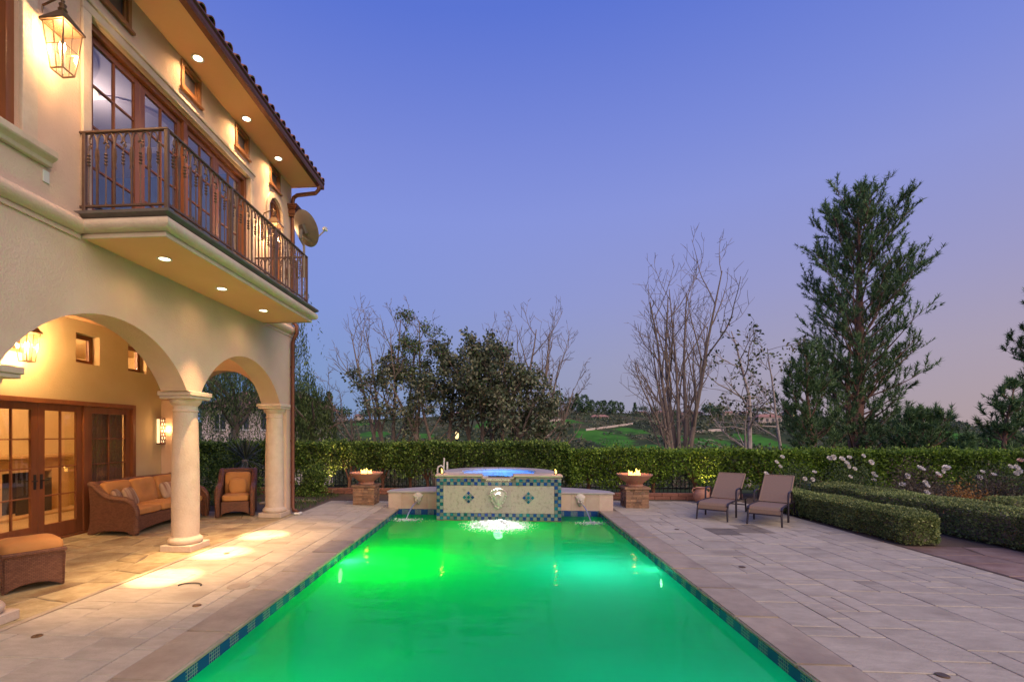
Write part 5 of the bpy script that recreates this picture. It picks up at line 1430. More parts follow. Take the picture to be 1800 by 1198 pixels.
def bare_tree(label, base, stems, seed, cfg=BARE, mat='bark', leaves=None, nleaf=3, name='bare_tree', group=None, lsize=(.10, .20)):
    """stems: list of (lean_x, lean_y, length, radius)"""
    t = thing(name, label, 'tree', base, group=group)
    q = random.Random(seed); tips = []
    for k, (lx, ly, L, r) in enumerate(stems):
        mb = MB(); p = Vector(base) + Vector((lx * .35, ly * .35, -.3))
        grow(mb, q, p, Vector((lx, ly, 1.0)), L, r, 0, cfg, tips)
        me_o = mb.build('trunk', mat, t, smooth=True)
    if leaves:
        r_ = np.random.default_rng(seed); P = []; A = []
        for p, d in tips:
            for _ in range(nleaf):
                P.append(np.array(p) + r_.normal(0, .10, 3)); A.append(np.array(d) * .5 + np.array([0, 0, -.2]))
        P = np.array(P)
        V, F = leaf_quads(P, r_.uniform(*lsize, len(P)), r_, A=np.array(A), aspect=.55, spread=.9)
        np_mesh('crown', V, F, leaves, t)
    return t
def gp(px, Y, z=None):
    """place on the ground behind the hedge along a bearing"""
    X = bearing(px) * Y
    return (X, Y, terr(X, Y) if z is None else z)
bare_tree('tall bare many-stemmed tree standing behind the hedge between spa and pine', gp(1196, 21), [(.0, .05, 9.1, .14), (.07, -.05, 9.4, .13), (.14, .0, 8.7, .12), (-.09, .06, 8.5, .12), (-.20, .0, 6.8, .10), (.22, .1, 7.5, .11), (-.32, -.1, 5.4, .08), (-.03, -.06, 8.9, .10)], 12)
bare_tree('bare grey tree with leaning stems at the house side of the magnolia', gp(690, 19), [(-.16, 0, 6.8, .10), (.02, 0, 6.9, .11), (-.32, .05, 6.6, .10), (-.75, .0, 4.6, .08), (.12, .05, 6.6, .09)], 44)
bare_tree('bare tree rising out of the magnolia crown beside the spa', gp(925, 20), [(-.14, 0, 6.8, .11), (.04, 0, 6.9, .12), (.14, .05, 6.8, .11), (.34, 0, 5.8, .10), (.60, 0, 4.8, .09), (-.26, .1, 6.6, .09)], 71)
SYC = dict(BARE, amp=[.085, .12, .13, .14], kids=[9, 5, 3], up=[.02, .05, .05, .0], ang=[(40, 80), (30, 60), (30, 60)])
bare_tree('white-barked sycamore with a few last leaves next to the pine', gp(1316, 20), [(.03, 0, 6.9, .12), (-.14, .05, 4.4, .07)], 9, SYC, 'bark_pale', 'sycamore_leaf', 1, 'sycamore_tree')
bare_tree('slender pale sycamore half hidden by the pine', gp(1368, 21), [(.05, 0, 6.4, .085)], 15, SYC, 'bark_pale', 'sycamore_leaf', 2, 'sycamore_tree')
# airy evergreen whose crown droops at the top
AIRY = dict(BARE, kids=[11, 6, 4], up=[.03, .0, -.05, -.08], len=[(.13, .24), (.4, .6), (.4, .7)], ang=[(40, 80), (30, 60), (30, 60)], **{'from': [.62, .2, .15]})
bare_tree('slim airy evergreen with drooping twigs between bare tree and magnolia', gp(728, 19.5), [(.0, 0, 7.0, .10), (.05, .0, 6.2, .07)], 23, AIRY, 'bark', 'willow_leaf', 4, 'airy_tree', lsize=(.07, .14))
# magnolia-like evergreens
MAG = dict(seg=[7, 6, 5, 3], amp=[.08, .12, .14, .16], up=[.03, .05, .06, .06], taper=[.35, .35, .4, .6], sides=[8, 6, 4, 3], kids=[8, 5, 5], **{'from': [.36, .25, .2]},
           ang=[(25, 60), (30, 65), (30, 70)], len=[(.40, .62), (.35, .6), (.3, .6)], rmin=.012)
for px, Y, st, seed, lb in ((772, 18.5, [(-.16, 0, 4.7, .10), (.15, .05, 4.9, .11), (-.02, -.1, 4.4, .09)], 5, 'dark leathery-leaved magnolia with many stems behind the house side fire bowl'),
                            (842, 18.8, [(.05, 0, 4.8, .11), (-.22, .05, 5.0, .10), (.26, 0, 4.9, .10)], 6, 'dark leathery-leaved magnolia directly behind the spa'),
                            (893, 18.2, [(.14, 0, 4.2, .10), (-.12, .05, 4.8, .10), (.26, 0, 3.6, .08)], 7, 'dark leathery-leaved magnolia on the pine side of the spa')):
    bare_tree(lb, gp(px, Y), st, seed, MAG, 'bark', 'magnolia_leaf', 8, 'magnolia_tree', lsize=(.09, .19))

# pines
def needle_tufts(P, D, r, size, k=16, w=.016):
    n = len(P); P = np.repeat(P, k, 0); D = np.repeat(D, k, 0); size = np.repeat(size, k)
    a = unit(D + r.normal(0, .62, (n * k, 3))); b = unit(np.cross(a, r.normal(size=(n * k, 3))))
    off = D * (r.uniform(-.5, .35, n * k) * size)[:, None]
    L = (size * r.uniform(.7, 1.1, n * k))[:, None]
    V = np.stack([P + off - b * w, P + off + b * w, P + off + a * L], 1).reshape(-1, 3)
    return V, np.arange(3 * n * k).reshape(-1, 3)
def pine(label, base, H_, prof_, seed, trunk_r, z_from=.12, whorls=30, per=5, name='pine_tree', lean=0.0, second=True, k=15, dens=1.0):
    """prof_: list of (height fraction, branch length)"""
    t = thing(name, label, 'tree', base)
    q = random.Random(seed); r = np.random.default_rng(seed)
    b = Vector(base); tk = [b + Vector((lean * (f ** 1.3) * H_ + .12 * math.sin(f * 5 + seed), .1 * math.sin(f * 4), f * H_ - .3 * (1 - f))) for f in [i / 12 for i in range(13)]]
    mb = MB(); mb.tube(tk, [trunk_r * (1 - .93 * (i / 12)) + .012 for i in range(13)], 10)
    if second: mb.tube([tk[2], tk[3] + Vector((-.25, 0, 0)), tk[5] + Vector((-.45, .1, .0)), tk[7] + Vector((-.3, .1, 0))], [trunk_r * .55, trunk_r * .45, trunk_r * .3, .03], 8)
    mb.build('trunk', 'bark_pine', t, smooth=True)
    fs_, ls_ = zip(*prof_); P = []; D = []; S = []; br = MB()
    for wv in range(whorls):
        f = z_from + (1 - z_from) * (wv + q.random() * .8) / whorls
        for j in range(per):
            if q.random() < .12: continue
            L = np.interp(f, fs_, ls_) * q.uniform(.62, 1.12)
            a = 2 * math.pi * (j / per + wv * .31) + q.uniform(-.3, .3)
            el_ = R(q.uniform(14, 40) + 38 * max(0, f - .45))
            p, _ = at_path(tk, min(f, .995))
            pts = wobble(q, p, (math.cos(a) * math.cos(el_), math.sin(a) * math.cos(el_), math.sin(el_)), L, 6, .07, .115)
            branch_out(br, q, pts, max(.012, trunk_r * .22 * (1 - f) + .012), .006, 4)
            ns = max(3, int(L * 5.2 * dens))
            for s in range(ns):
                g = .28 + .72 * (s + q.random()) / ns
                pp, dr = at_path(pts, min(g, .99))
                sd_ = Vector((q.gauss(0, 1), q.gauss(0, 1), q.gauss(.25, .6))); sd_ = (sd_ - dr * sd_.dot(dr)).normalized()
                tl_ = L * q.uniform(.10, .26) + .12
                d2_ = (dr * .65 + sd_ * .75 + Vector((0, 0, .25))).normalized()
                sp_ = wobble(q, pp, d2_, tl_, 3, .06, .14)
                branch_out(br, q, sp_, .009, .004, 3)
                for u in (.45, .72, 1.0):
                    x_, y_ = at_path(sp_, min(u, .99)); P.append(x_); D.append((y_ + Vector((0, 0, .45))).normalized()); S.append(q.uniform(.15, .27))
            P.append(pts[-1]); D.append(((pts[-1] - pts[-2]).normalized() + Vector((0, 0, .6))).normalized()); S.append(.3)
    P.append(tk[-1]); D.append(Vector((0, 0, 1))); S.append(.4)
    br.build('branches', 'bark_pine', t)
    V, F = needle_tufts(np.array([tuple(p) for p in P]), np.array([tuple(d) for d in D]), r, np.array(S), k)
    np_mesh('crown', V, F, 'pine_needle', t)
    return t
pine('tall dark pine with reddish trunk behind the hedge', gp(1508, 24), 13.9, [(.08, 1.0), (.16, 2.3), (.26, 2.9), (.40, 3.3), (.52, 2.9), (.62, 3.4), (.70, 3.1), (.82, 2.9), (.92, 2.2), (1, .9)], 5, .34, whorls=30, per=5, dens=1.05)
pine('smaller pine standing in front of the sycamores beside the tall pine', gp(1445, 22), 6.4, [(.1, .9), (.3, 1.9), (.6, 1.7), (.85, 1.1), (1, .4)], 8, .13, whorls=15, per=5, lean=-.12, second=False)
pine('bushy low pine beside the tall pine on the rose garden side', gp(1625, 21), 3.1, [(.1, 1.4), (.35, 2.0), (.7, 1.4), (1, .4)], 14, .12, whorls=11, per=6, second=False)
pine('pine leaning into view above the rose garden', gp(1835, 22), 9.4, [(.1, 1.0), (.3, 2.2), (.45, 1.2), (.6, 1.4), (.8, 1.0), (1, .4)], 19, .2, whorls=15, per=5, second=False)
pine('low spreading pine beyond the rose bed', gp(1775, 20), 4.0, [(.1, .9), (.35, 1.1), (.7, .8), (1, .3)], 27, .12, whorls=12, per=5, second=False)
pine('dark young pine beyond the far corner of the hedge', gp(1700, 19.5), 1.9, [(.1, .8), (.4, .8), (1, .2)], 33, .07, whorls=7, per=5, second=False)

# weeping pepper trees by the house
def weeping(label, base, H_, rad, n, seed, hang=(1.0, 2.6), leafn=24, top=.75):
    t = thing('weeping_tree', label, 'tree', base)
    q = random.Random(seed); r = np.random.default_rng(seed); b = Vector(base)
    mb = MB(); tk = wobble(q, b + Vector((0, 0, -.2)), (0, 0, 1), H_ * .55, 6, .06, .05); branch_out(mb, q, tk, .22, .13, 8)
    P = []; A = []; limbs = []
    for i in range(9):
        a = 2 * math.pi * i / 9 + q.uniform(-.3, .3)
        pts = wobble(q, at_path(tk, q.uniform(.6, .99))[0], (math.cos(a), math.sin(a), 1.1), H_ * q.uniform(.4, .6), 7, .08, -.06); branch_out(mb, q, pts, .09, .015, 5) if rad > 1 else None; limbs.append(pts)
    mb.build('trunk', 'bark', t, smooth=True)
    st_ = MB()
    for i in range(n):
        a = q.uniform(0, 2 * math.pi); rr_ = rad * math.sqrt(q.random())
        p = b + Vector((rr_ * math.cos(a), rr_ * math.sin(a), H_ * (1 - .42 * (rr_ / rad) ** 2) * q.uniform(top, 1)))
        L = q.uniform(*hang); sway = Vector((q.gauss(0, .12), q.gauss(0, .12), 0))
        for j in range(leafn):
            f = j / leafn; P.append(p + sway * f * L + Vector((q.gauss(0, .05), q.gauss(0, .05), -L * f + .25 * math.sin(f * 3)))); A.append((q.gauss(0, .4), q.gauss(0, .4), -1))
    V, F = leaf_quads(np.array([tuple(p) for p in P]), r.uniform(.09, .2, len(P)), r, A=np.array(A), aspect=.22, spread=.35)
    np_mesh('crown', V, F, 'willow_leaf', t)
weeping('weeping pepper tree trailing past the far corner of the house', gp(540, 19, -.1), 4.5, 1.1, 420, 2)
weeping('weeping pepper tree seen through the end arch of the porch', gp(415, 20, -.1), 6.4, 2.9, 800, 6, (1.2, 3.0))
weeping('tall pepper tree trailing leaves behind the balcony end', gp(497, 17.2, -.1), 10.4, .80, 110, 13, (1.5, 4.2), 30)
weeping('large shady pepper tree behind the porch', gp(290, 21, -.1), 7.5, 3.0, 420, 16, (1.5, 3.4))

# spiky yucca with a stout trunk
def yucca(label, x, y, h, n, L, seed):
    t = thing('yucca_plant', label, 'plant', (x, y, 0)); q = random.Random(seed); r = np.random.default_rng(seed)
    MB().tube([(x, y, -.05), (x + .02, y, .3), (x + .08, y, h * .7), (x + .10, y, h)], [.11, .10, .09, .085], 9).build('trunk', 'bark_pale', t, smooth=True)
    c = np.array([x + .10, y, h]); d = unit(r.normal(size=(n, 3)) + np.array([0, 0, .35])); 
    b = unit(np.cross(d, np.tile([0, 0, 1.0], (n, 1)))); l_ = r.uniform(.6, 1, n)[:, None] * L
    mid = c + d * l_ * .5; tip = c + d * l_ - np.array([0, 0, .10]) * (1 - np.abs(d[:, 2:3]))
    V = np.stack([c + d * .04 - b * .012, mid - b * .017, tip, mid + b * .017, ], 1).reshape(-1, 3)
    np_mesh('leaves', V, np.arange(4 * n).reshape(n, 4), 'yucca_leaf', t)
yucca('spiky yucca with a stout pale trunk beyond the porch armchair', -6.95, 12.6, 1.05, 150, .95, 3)
yucca('dark spiky palm at the end of the rose bed', 11.3, 10.9, .75, 170, 1.0, 9)

# loose shrubs
def shrub(label, c, r3, n, mat, seed, name='garden_shrub', ls=(.05, .10), group=None, stems=8, cat='shrub'):
    t = thing(name, label, cat, (c[0], c[1], c[2]), group=group)
    r = np.random.default_rng(seed); q = random.Random(seed)
    m = 26; cl = unit(r.normal(size=(m, 3))) * r.uniform(.35, .85, (m, 1)); cl[:, 2] = np.abs(cl[:, 2]) * 1.0
    which = r.integers(0, m, n); P = cl[which] + r.normal(0, .17, (n, 3)); P[:, 2] = np.abs(P[:, 2])
    P = P * np.array(r3) + np.array(c)
    V, F = leaf_quads(P, r.uniform(*ls, n), r, A=unit(P - np.array(c)) , aspect=.5, spread=.8); np_mesh('foliage', V, F, mat, t)
    mb = MB()
    for i in range(stems):
        e_ = Vector(c) + Vector(cl[q.randrange(m)] * np.array(r3)); b_ = Vector(c) + Vector((q.gauss(0, .08), q.gauss(0, .08), -.05))
        mb.tube([b_, b_.lerp(e_, .5) + Vector((0, 0, .08 * r3[2])), e_], [.018, .012, .006], 4)
    mb.build('stems', 'bark', t)
    return t, cl * np.array(r3) + np.array(c)
for px, Y, rr_, hh, sd_, lb in ((995, 17, .6, 1.95, 1, 'round dark shrub behind the step in the hedge'), (1085, 18, 1.3, 1.7, 2, 'low olive shrub behind the hedge left of the tall bare tree'), (1150, 17.5, 1.1, 1.75, 3, 'olive shrub at the foot of the tall bare tree'),
                               (1225, 17.5, 1.2, 1.7, 4, 'olive shrub between the tall bare tree and the sycamore'), (620, 17, 1.0, 1.45, 5, 'olive shrub behind the hedge below the leaning bare stems'), (700, 17.2, 1.0, 1.45, 7, 'dark shrub at the foot of the slim evergreen'),
                               ):
    x, y, z = gp(px, Y, -.3); shrub(lb, (x, y, z), (rr_, .7, hh), 2600, 'scrub_leaf' if sd_ != 1 else 'magnolia_leaf', sd_ + 50)
shrub('leafy green shrub growing outside the end arch of the porch', (-7.6, 12.9, 0), (1.1, .6, 1.55), 6500, 'hedge_leaf', 81, ls=(.05, .09))
shrub('low rounded shrub outside the porch beside the armchair', (-6.75, 11.5, 0), (.5, .4, .62), 3000, 'box_leaf', 82, ls=(.03, .05))
shrub('grey-green bushy shrub filling the view behind the hedge outside the porch arch', gp(400, 16.5, -.1), (2.4, .8, 1.95), 9000, 'scrub_leaf', 84, ls=(.06, .12))
shrub('leafy shrub against the hedge beyond the porch corner', (-5.4, 13.4, 0), (.8, .35, 1.0), 3200, 'hedge_leaf', 83, ls=(.05, .09))

# roses
def rose_mesh(mat, seed):
    q = np.random.default_rng(seed); Vs, Fs = [], []
    k = 0
    for ring, (nn, rad, tilt, s) in enumerate(((4, .008, .1, .036), (6, .020, .35, .042), (8, .032, .7, .044))):
        for i in range(nn):
            a = 2 * math.pi * i / nn + ring * .5 + q.uniform(-.15, .15); ca, sa = math.cos(a), math.sin(a)
            o_ = np.array([ca, sa, 0]); tn = np.array([-sa, ca, 0]); up = np.array([0, 0, 1.0])
            b0 = o_ * rad * .5; ax = o_ * math.sin(tilt) + up * math.cos(tilt)
            Vs += [b0 - tn * s * .3, b0 + ax * s * .6 - tn * s * .55 + o_ * .004, b0 + ax * s * 1.05, b0 + ax * s * .6 + tn * s * .55 + o_ * .004, b0 + tn * s * .3]
            Fs.append([k, k + 1, k + 2, k + 3, k + 4]); k += 5
    me = bpy.data.meshes.new('flower'); me.from_pydata([tuple(v) for v in Vs], [], Fs); me.materials.append(MATS[mat]); return me
RW, RP = rose_mesh('petal_white', 1), rose_mesh('petal_pink', 2)
def rose(label, c, r3, n, mat, seed, fl):
    t, cl = shrub(label, c, r3, n, mat, seed, 'rose_bush', (.03, .065), 'roses in the bed', 14, 'rose bush')
    q = random.Random(seed)
    for me, k, s in fl:
        for i in range(k):
            if i % 3 == 0: ca_, cr_, ce_ = q.uniform(math.pi * .95, math.pi * 2.05), q.uniform(.3, 1.0), q.uniform(.5, 1.1)
            a = ca_ + q.gauss(0, .13); rr_ = cr_ + q.gauss(0, .06); el_ = ce_ + q.gauss(0, .07)
            p = Vector(c) + Vector((math.cos(a) * rr_ * r3[0], math.sin(a) * rr_ * r3[1] * .8, el_ * r3[2]))
            piece('flower', me, t, p, (q.uniform(.5, 1.35), q.uniform(-.5, .5), 0), (s * q.uniform(.8, 1.2),) * 3)
    return t
rose('rose bush with white blooms just behind the loungers', (7.4, 12.85, 0), (.8, .4, 1.05), 2600, 'rose_leaf', 91, [(RW, 8, 1.30)])
rose('rose bush full of white blooms in the middle of the bed', (8.7, 12.7, 0), (.9, .5, 1.1), 3000, 'rose_leaf', 92, [(RW, 14, 1.33)])
rose('tall straggly rose bush with white and pink blooms', (9.9, 12.3, 0), (1.0, .5, 1.12), 4200, 'rose_brown', 93, [(RW, 9, 1.33), (RP, 1, 1.35)])
rose('brownish straggly rose bush with few white blooms', (9.2, 11.4, 0), (.95, .5, .92), 4400, 'rose_brown', 94, [(RW, 4, 1.30)])
rose('rose bush with pale pink blooms beside the orange shrub', (10.6, 11.2, 0), (.85, .5, 1.02), 3400, 'rose_brown', 95, [(RP, 2, 1.38), (RW, 3, 1.30)])
rose('green rose bush with small white blooms near the dark palm', (11.6, 12.3, 0), (.9, .5, 1.08), 2800, 'rose_leaf', 96, [(RW, 7, 1.30)])
shrub('orange-leaved twiggy shrub among the roses', (9.55, 10.55, 0), (.55, .4, .82), 2200, 'orange_leaf', 97, ls=(.03, .06))

# grass and ground plants at the house corner
r = np.random.default_rng(77); n = 5200
P = np.stack([r.uniform(-8.2, -4.5, n), r.uniform(10.6, 13.6, n), np.full(n, -.012)], 1)
P = P[(np.sin(P[:, 0] * 2.3) + np.cos(P[:, 1] * 3.1 + P[:, 0]) + r.normal(0, .5, len(P))) > .1]
V, F = leaf_quads(P, r.uniform(.04, .11, len(P)), r, A=np.tile([0, 0, 1.0], (len(P), 1)), aspect=.16, spread=.35)
o = np_mesh('grass', V, F, 'grass_leaf'); tag(o, 'patchy short grass at the far corner of the house', 'grass', kind='stuff')
for k, (x, y, lb) in enumerate(((-5.1, 12.35, 'flat pale stepping stone nearest the far house corner'), (-5.8, 11.9, 'flat pale stepping stone behind the porch armchair'))):
    q = random.Random(k); pts = [(x + .32 * math.cos(a) * q.uniform(.8, 1.1), y + .22 * math.sin(a) * q.uniform(.8, 1.1)) for a in [i * math.pi / 4 for i in range(8)]]
    o = MB().prism(pts, 'z', -.02, .015).build('stepping_stone', 'flagstone', None, .008); tag(o, lb, 'stepping stone')
# garden uplights
def uplight(x, y, aim, power, label):
    t = thing('garden_uplight', label, 'garden light', (x, y, 0))
    MB().tube([(x, y, -.05), (x, y, .07)], .012, 6).build('stake', 'black_metal', t)
    MB().tube([(x, y, .07), (x, y + .05, .15)], [.03, .045], 10).build('shade', 'bronze', t)
    MB().lathe([(.001, .0), (.036, .0)], M=Matrix.Translation((x, y + .052, .153)) @ Vector((0, .05, .08)).to_track_quat('Z', 'Y').to_matrix().to_4x4(), n=12, cap=False).build('lens', 'lamp_lens', t)
    light('SPOT', 'lamp', t, (x, y + .06, .19), power, WARM2, .03, 70, .8, aim)
uplight(-4.75, 13.42, (0, .42, 1), 120, 'small garden uplight below the hedge near the house corner')
uplight(5.55, 13.22, (.1, .4, 1), 55, 'small garden uplight in the hedge bed behind the loungers')

# ------------------------------------------------------------------ far ridge: houses, trees, retaining walls
def crown_mesh(kind, seed):
    r = np.random.default_rng(seed); n = 420
    if kind == 'cone':
        h = r.uniform(0, 1, n) ** .8; a = r.uniform(0, 2 * np.pi, n); rr_ = (1 - h) * .26 * r.uniform(.6, 1.1, n) + .015
        P = np.stack([rr_ * np.cos(a), rr_ * np.sin(a), .08 + h * .92], 1)
    elif kind == 'oval':
        d = unit(r.normal(size=(n, 3))) * (r.uniform(.6, 1, n) ** .5)[:, None]; P = d * np.array([.24, .24, .42]) + np.array([0, 0, .56])
    else:
        cl = unit(r.normal(size=(9, 3))) * .6; cl[:, 2] = np.abs(cl[:, 2]); P = (cl[r.integers(0, 9, n)] + r.normal(0, .25, (n, 3))) * np.array([.5, .5, .42]) + np.array([0, 0, .45])
    V, F = leaf_quads(P, r.uniform(.06, .14, n), r, A=P - np.array([0, 0, .4]), aspect=.7, spread=.6)
    me = bpy.data.meshes.new('crown'); me.from_pydata(V.tolist(), [], F.tolist()); me.materials.append(MATS['far_leaf']); return me
CM = {k: [crown_mesh(k, s) for s in (1, 2, 3)] for k in ('cone', 'oval', 'round')}
tkm = MB().tube([(0, 0, -.05), (0, 0, .5)], [.03, .018], 5).mesh('trunk'); tkm.materials.append(MATS['bark'])
FLB = {'cone': 'pointed dark conifer on the far ridge', 'oval': 'upright dark tree on the far ridge', 'round': 'round dark tree on the far ridge'}
def near_what(px):
    for lim, w_ in ((625, 'beyond the house corner'), (700, 'behind the leaning bare stems'), (800, 'behind the slim evergreen'), (940, 'behind the magnolias'), (1000, 'between magnolias and long pale house'), (1045, 'above the bright meadow'), (1100, 'above the long pale house'), (1170, 'beside the small pale ridge house'), (1235, 'behind the tall bare tree'), (1300, 'between bare tree and sycamore'), (1360, 'behind the white sycamore'), (1400, 'behind the slender sycamore')):
        if px < lim: return w_
    return 'beyond the pines'
def far_tree(px, top, H_, kind, seed, Y=None):
    Y = Y or YR - 6; X = bearing(px) * Y; zt = 1.75 + (762 - top) * rise(px) * Y
    z = terr(X, Y) - .6; H_ = max(H_, zt - z)
    t = thing('ridge_tree', FLB[kind] + ' ' + near_what(px), 'tree', (X, Y, z), seed * 1.3, 'trees on the far ridge', local=True)
    s = H_; w_ = s * (1.0 if kind != 'round' else .9)
    c = piece('crown', CM[kind][seed % 3], t, scale=(w_, w_, s)); piece('trunk', tkm, t, scale=(s, s, s))
q = random.Random(2)
spec = [(578, 695, 'cone'), (592, 713, 'round'), (606, 716, 'round'), (640, 722, 'round'), (655, 712, 'round'), (672, 716, 'round'), (690, 720, 'oval'), (980, 694, 'oval'), (972, 702, 'round'), (996, 706, 'oval'), (1005, 705, 'oval'), (1014, 700, 'cone'), (1027, 701, 'oval'), (1040, 710, 'oval'), (1052, 712, 'oval'), (1062, 711, 'oval'), (1075, 711, 'oval'), (1082, 712, 'oval'), (1092, 716, 'oval'),
        (1035, 722, 'oval'), (1020, 726, 'round'), (1116, 716, 'cone'), (1208, 720, 'oval'), (1246, 708, 'round'), (1262, 711, 'round'), (1272, 714, 'round'), (1256, 722, 'round'), (1238, 726, 'round'), (1212, 732, 'round'), (1265, 735, 'oval'), (1345, 717, 'round'), (1365, 721, 'round'), (1385, 716, 'oval'), (1392, 718, 'oval'), (1330, 725, 'round'),
        (1150, 735, 'round'), (1180, 738, 'round'), (1130, 732, 'round'), (1420, 728, 'round'), (1440, 730, 'round'), (1650, 742, 'round'), (1672, 746, 'round'), (1690, 752, 'round'), (760, 722, 'round'), (780, 724, 'oval'), (820, 726, 'round'), (880, 722, 'oval'), (930, 715, 'round')]
for i, (px, top, kd) in enumerate(spec): far_tree(px, top - (8 if 955 < px < 1100 else 4), 10 if kd != 'round' else 9, kd, i, YR - 8 - (q.random() * 14 if i % 4 else 30))
# nearer tall conifers beyond the house corner
t = None
for i, (px, top) in enumerate(((590, 712), (1352, 716))):
    pass
# palms on the ridge
def palm(px, top, Y, label):
    X = bearing(px) * Y; z = terr(X, Y) - .4; H_ = 1.75 + (762 - top) * rise(px) * Y - z
    t = thing('ridge_palm', label, 'palm tree', (X, Y, z), group='palms on the far ridge', local=True)
    MB().tube([(0, 0, 0), (.2, 0, H_ * .5), (0, 0, H_)], [.35, .25, .22], 6).build('trunk', 'bark', t)
    r = np.random.default_rng(px); n = 60; d = unit(r.normal(size=(n, 3)) + np.array([0, 0, .1])); c = np.array([0, 0, H_])
    b = unit(np.cross(d, np.tile([0, 0, 1.0], (n, 1)))); L = 2.2
    V = np.stack([np.tile(c, (n, 1)), c + d * L * .55 - b * .25, c + d * L - np.array([0, 0, .8]), c + d * L * .55 + b * .25], 1).reshape(-1, 3)
    np_mesh('fronds', V, np.arange(4 * n).reshape(n, 4), 'far_leaf', t)
for px, top in ((1053, 708), (1058, 706), (1063, 708), (1354, 716)): palm(px, top, YR - 2, 'tall thin palm on the far ridge skyline')
# houses
def far_house(px, w_px, y_roof, y_base, label, seed, Y=None, lit=False, gab=False):
    Y = Y or YR - 4; k = rise(px) * Y; X = bearing(px) * Y; w_ = w_px * k; zb = 1.75 + (762 - y_base) * k; zr = 1.75 + (762 - y_roof) * k
    t = thing('ridge_house', label, 'house', (X, Y, zb), group='houses on the far ridge', local=True); q = random.Random(seed)
    h = zr - zb; hw = h * .66; dpt = max(7, w_ * .5)
    B(-w_ / 2, w_ / 2, 0, dpt, -4, hw).build('wall', 'far_wall', t)
    e = .6; rf = MB()
    rf.add([(-w_ / 2 - e, -e, hw), (w_ / 2 + e, -e, hw), (w_ / 2 + e, dpt + e, hw), (-w_ / 2 - e, dpt + e, hw), (-w_ / 2 + w_ * .18, dpt / 2, h), (w_ / 2 - w_ * .18, dpt / 2, h)], [(0, 1, 5, 4), (1, 2, 5), (2, 3, 4, 5), (3, 0, 4), (3, 2, 1, 0)])
    rf.build('roof', 'far_roof', t)
    n = max(2, int(w_ / 3.4))
    for i in range(n):
        x = -w_ / 2 + w_ * (i + .5) / n; ww = w_ / n * .22
        o = B(x - ww, x + ww, -.09, .0, hw * .35, hw * .78).build('window', 'warm_window' if (lit and i == 1) else 'far_window', t)
for i, a in enumerate(((965, 26, 707, 720, 'pale far house behind bare branches on the ridge', 0), (1055, 30, 728, 740, 'long pale house below the ridge trees', 1), (1128, 22, 722, 733, 'small pale house on the ridge left of the tall bare tree', 0), (1165, 24, 721, 732, 'pale house on the ridge behind the bare tree stems', 0), (1192, 20, 724, 734, 'second small house on the ridge behind the bare stems', 0),
                       (1225, 22, 722, 732, 'small house on the ridge right of the bare tree', 0), (1283, 18, 722, 731, 'small house beside the round ridge trees', 0), (1354, 40, 727, 744, 'broad pale house on the slope near the sycamore', 0), (1315, 22, 722, 733, 'house on the ridge behind the white sycamore', 0), (598, 16, 727, 737, 'small pale house on the ridge near the house corner', 0), (630, 14, 727, 736, 'tiny pale house on the ridge among shrubs', 0), (810, 20, 722, 733, 'house on the ridge seen through the magnolia', 1), (1390, 20, 722, 733, 'far house on the ridge beside the pine', 1))):
    far_house(a[0], a[1], a[2], a[3], a[4], i, YR - 10 if a[0] not in (1055, 1354) else YR - 60, a[5] == 1)
# pale retaining walls along the contour
def ret_wall(p0, p1, label, h=1.6, n=8):
    t = None; pts = []
    for i in range(n + 1):
        f = i / n; px = p0[0] + (p1[0] - p0[0]) * f; py = p0[1] + (p1[1] - p0[1]) * f; X, Y = hill_at(px, py); pts.append(Vector((X, Y, terr(X, Y))))
    mb = MB()
    for a, b in zip(pts[:-1], pts[1:]):
        d = (b - a); d.z = 0; nn = Vector((-d.y, d.x, 0)).normalized() * .2
        mb.add([a - nn - Vector((0, 0, 1)), b - nn - Vector((0, 0, 1)), b - nn + Vector((0, 0, h)), a - nn + Vector((0, 0, h)), a + nn - Vector((0, 0, 1)), b + nn - Vector((0, 0, 1)), b + nn + Vector((0, 0, h)), a + nn + Vector((0, 0, h))], [(0, 1, 2, 3), (7, 6, 5, 4), (3, 2, 6, 7), (0, 3, 7, 4), (1, 5, 6, 2)])
    o = mb.build('retaining_wall', 'far_wall'); tag(o, label, 'wall', 'retaining walls on the hillside')
ret_wall((945, 744), (994, 738), 'pale retaining wall below the ridge at the house above the magnolia')
ret_wall((1030, 757), (1112, 746), 'long pale retaining wall above the green meadow', 1.2)
ret_wall((1212, 762), (1272, 757), 'pale retaining wall behind the stems of the bare tree')
ret_wall((938, 771), (966, 769), 'short pale wall low on the hillside beside the magnolia', 2.0)
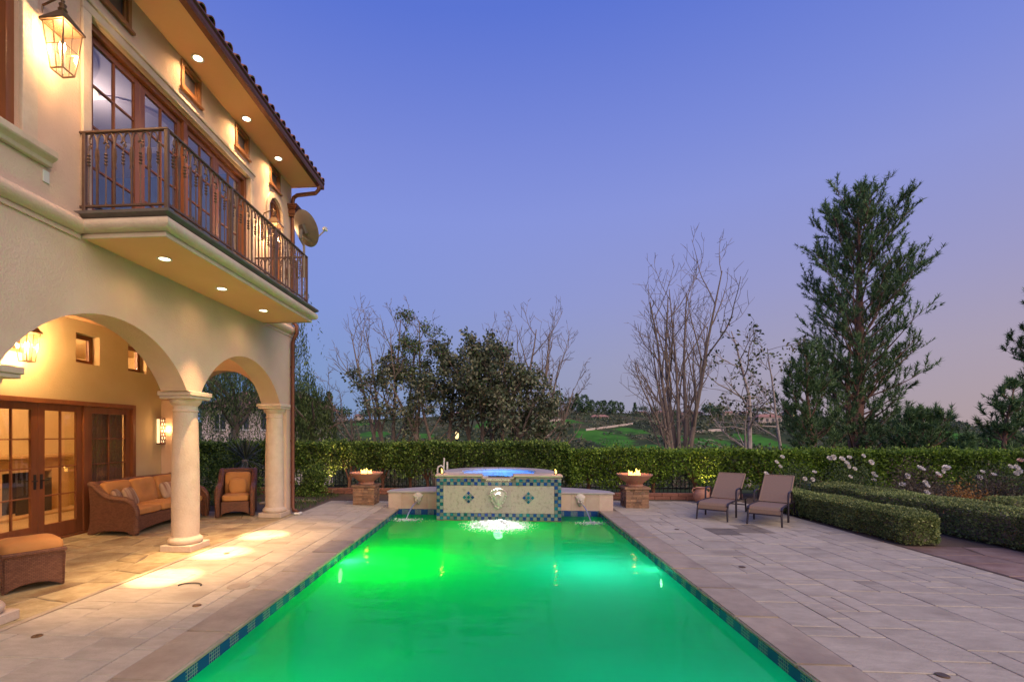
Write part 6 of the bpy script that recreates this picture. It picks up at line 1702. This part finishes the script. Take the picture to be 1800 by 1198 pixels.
# scrub on the hillside
r = np.random.default_rng(99); C_ = []
while len(C_) < 3600:
    Y = r.uniform(150, 425); X = r.uniform(-.42, 1.15) * Y
    m = max([math.exp(-.9 * (((X - a) / rx) ** 2 + ((Y - b) / ry) ** 2)) for a, b, rx, ry in MEADOW])
    if m > .35 and r.random() > .06: continue
    C_.append((X, Y, terr(X, Y)))
C_ = np.array(C_); k = 36
S_ = r.uniform(1.2, 4.2, len(C_)); P = np.repeat(C_, k, 0) + unit(r.normal(size=(len(C_) * k, 3))) * (np.repeat(S_, k) * r.uniform(.5, 1, len(C_) * k))[:, None] * np.array([1.2, 1.2, .75])
V, F = leaf_quads(P, np.repeat(S_, k) * r.uniform(.25, .55, len(P)), r, aspect=.8)
o = np_mesh('hillside_scrub', V, F, 'scrub_leaf'); tag(o, 'dark scrub covering the far hillside', 'scrub', kind='stuff')
# neighbouring house seen through the porch end arch
t = thing('neighbour_house', 'pink neighbouring house with red tiled roof seen through the porch arch', 'house', (-24.5, 46, -1))
nx0, nx1, ny = -29.5, -19.0, 46.0
B(nx0, nx1, ny, ny + 8, -8, 4.3).build('wall', 'far_wall', t)
rf = MB(); rf.add([(nx0 - .6, ny - .6, 4.3), (nx1 + .6, ny - .6, 4.3), (nx1 + .6, ny + 8.6, 4.3), (nx0 - .6, ny + 8.6, 4.3), (nx0 + 2, ny + 4, 6.3), (nx1 - 2, ny + 4, 6.3)], [(0, 1, 5, 4), (1, 2, 5), (2, 3, 4, 5), (3, 0, 4), (3, 2, 1, 0)])
ro = rf.build('roof', 'far_roof', t); B(nx1 - 2.6, nx1 - 1.8, ny + 1, ny + 1.8, 4.5, 6.6).build('chimney', 'far_wall', ro)
for x in (-27.6, -25.2, -22.8, -20.6):
    o = B(x - .55, x + .55, ny - .05, ny + .02, 2.2, 3.7).build('window', 'far_window', t); B(x - .65, x + .65, ny - .12, ny - .051, 2.05, 2.19).build('sill', 'white_paint', o); B(x - .03, x + .03, ny - .08, ny - .051, 2.2, 3.7).build('glazing_bar', 'white_paint', o)
# lamp post glowing among the magnolia trunks
t = thing('lamp_post', 'short garden lamp glowing yellow behind the magnolia trunks', 'lamp', gp(803, 24, -1.2))
x, y, z = gp(803, 24, -1.2)
MB().tube([(x, y, -4), (x, y, 1.5)], .05, 8).build('post', 'black_metal', t)
MB().lathe([(.05, 0), (.09, .08), (.10, .22), (.06, .32), (.02, .36)], (x, y, 1.5), 12).build('lantern_glass', 'warm_window', t)
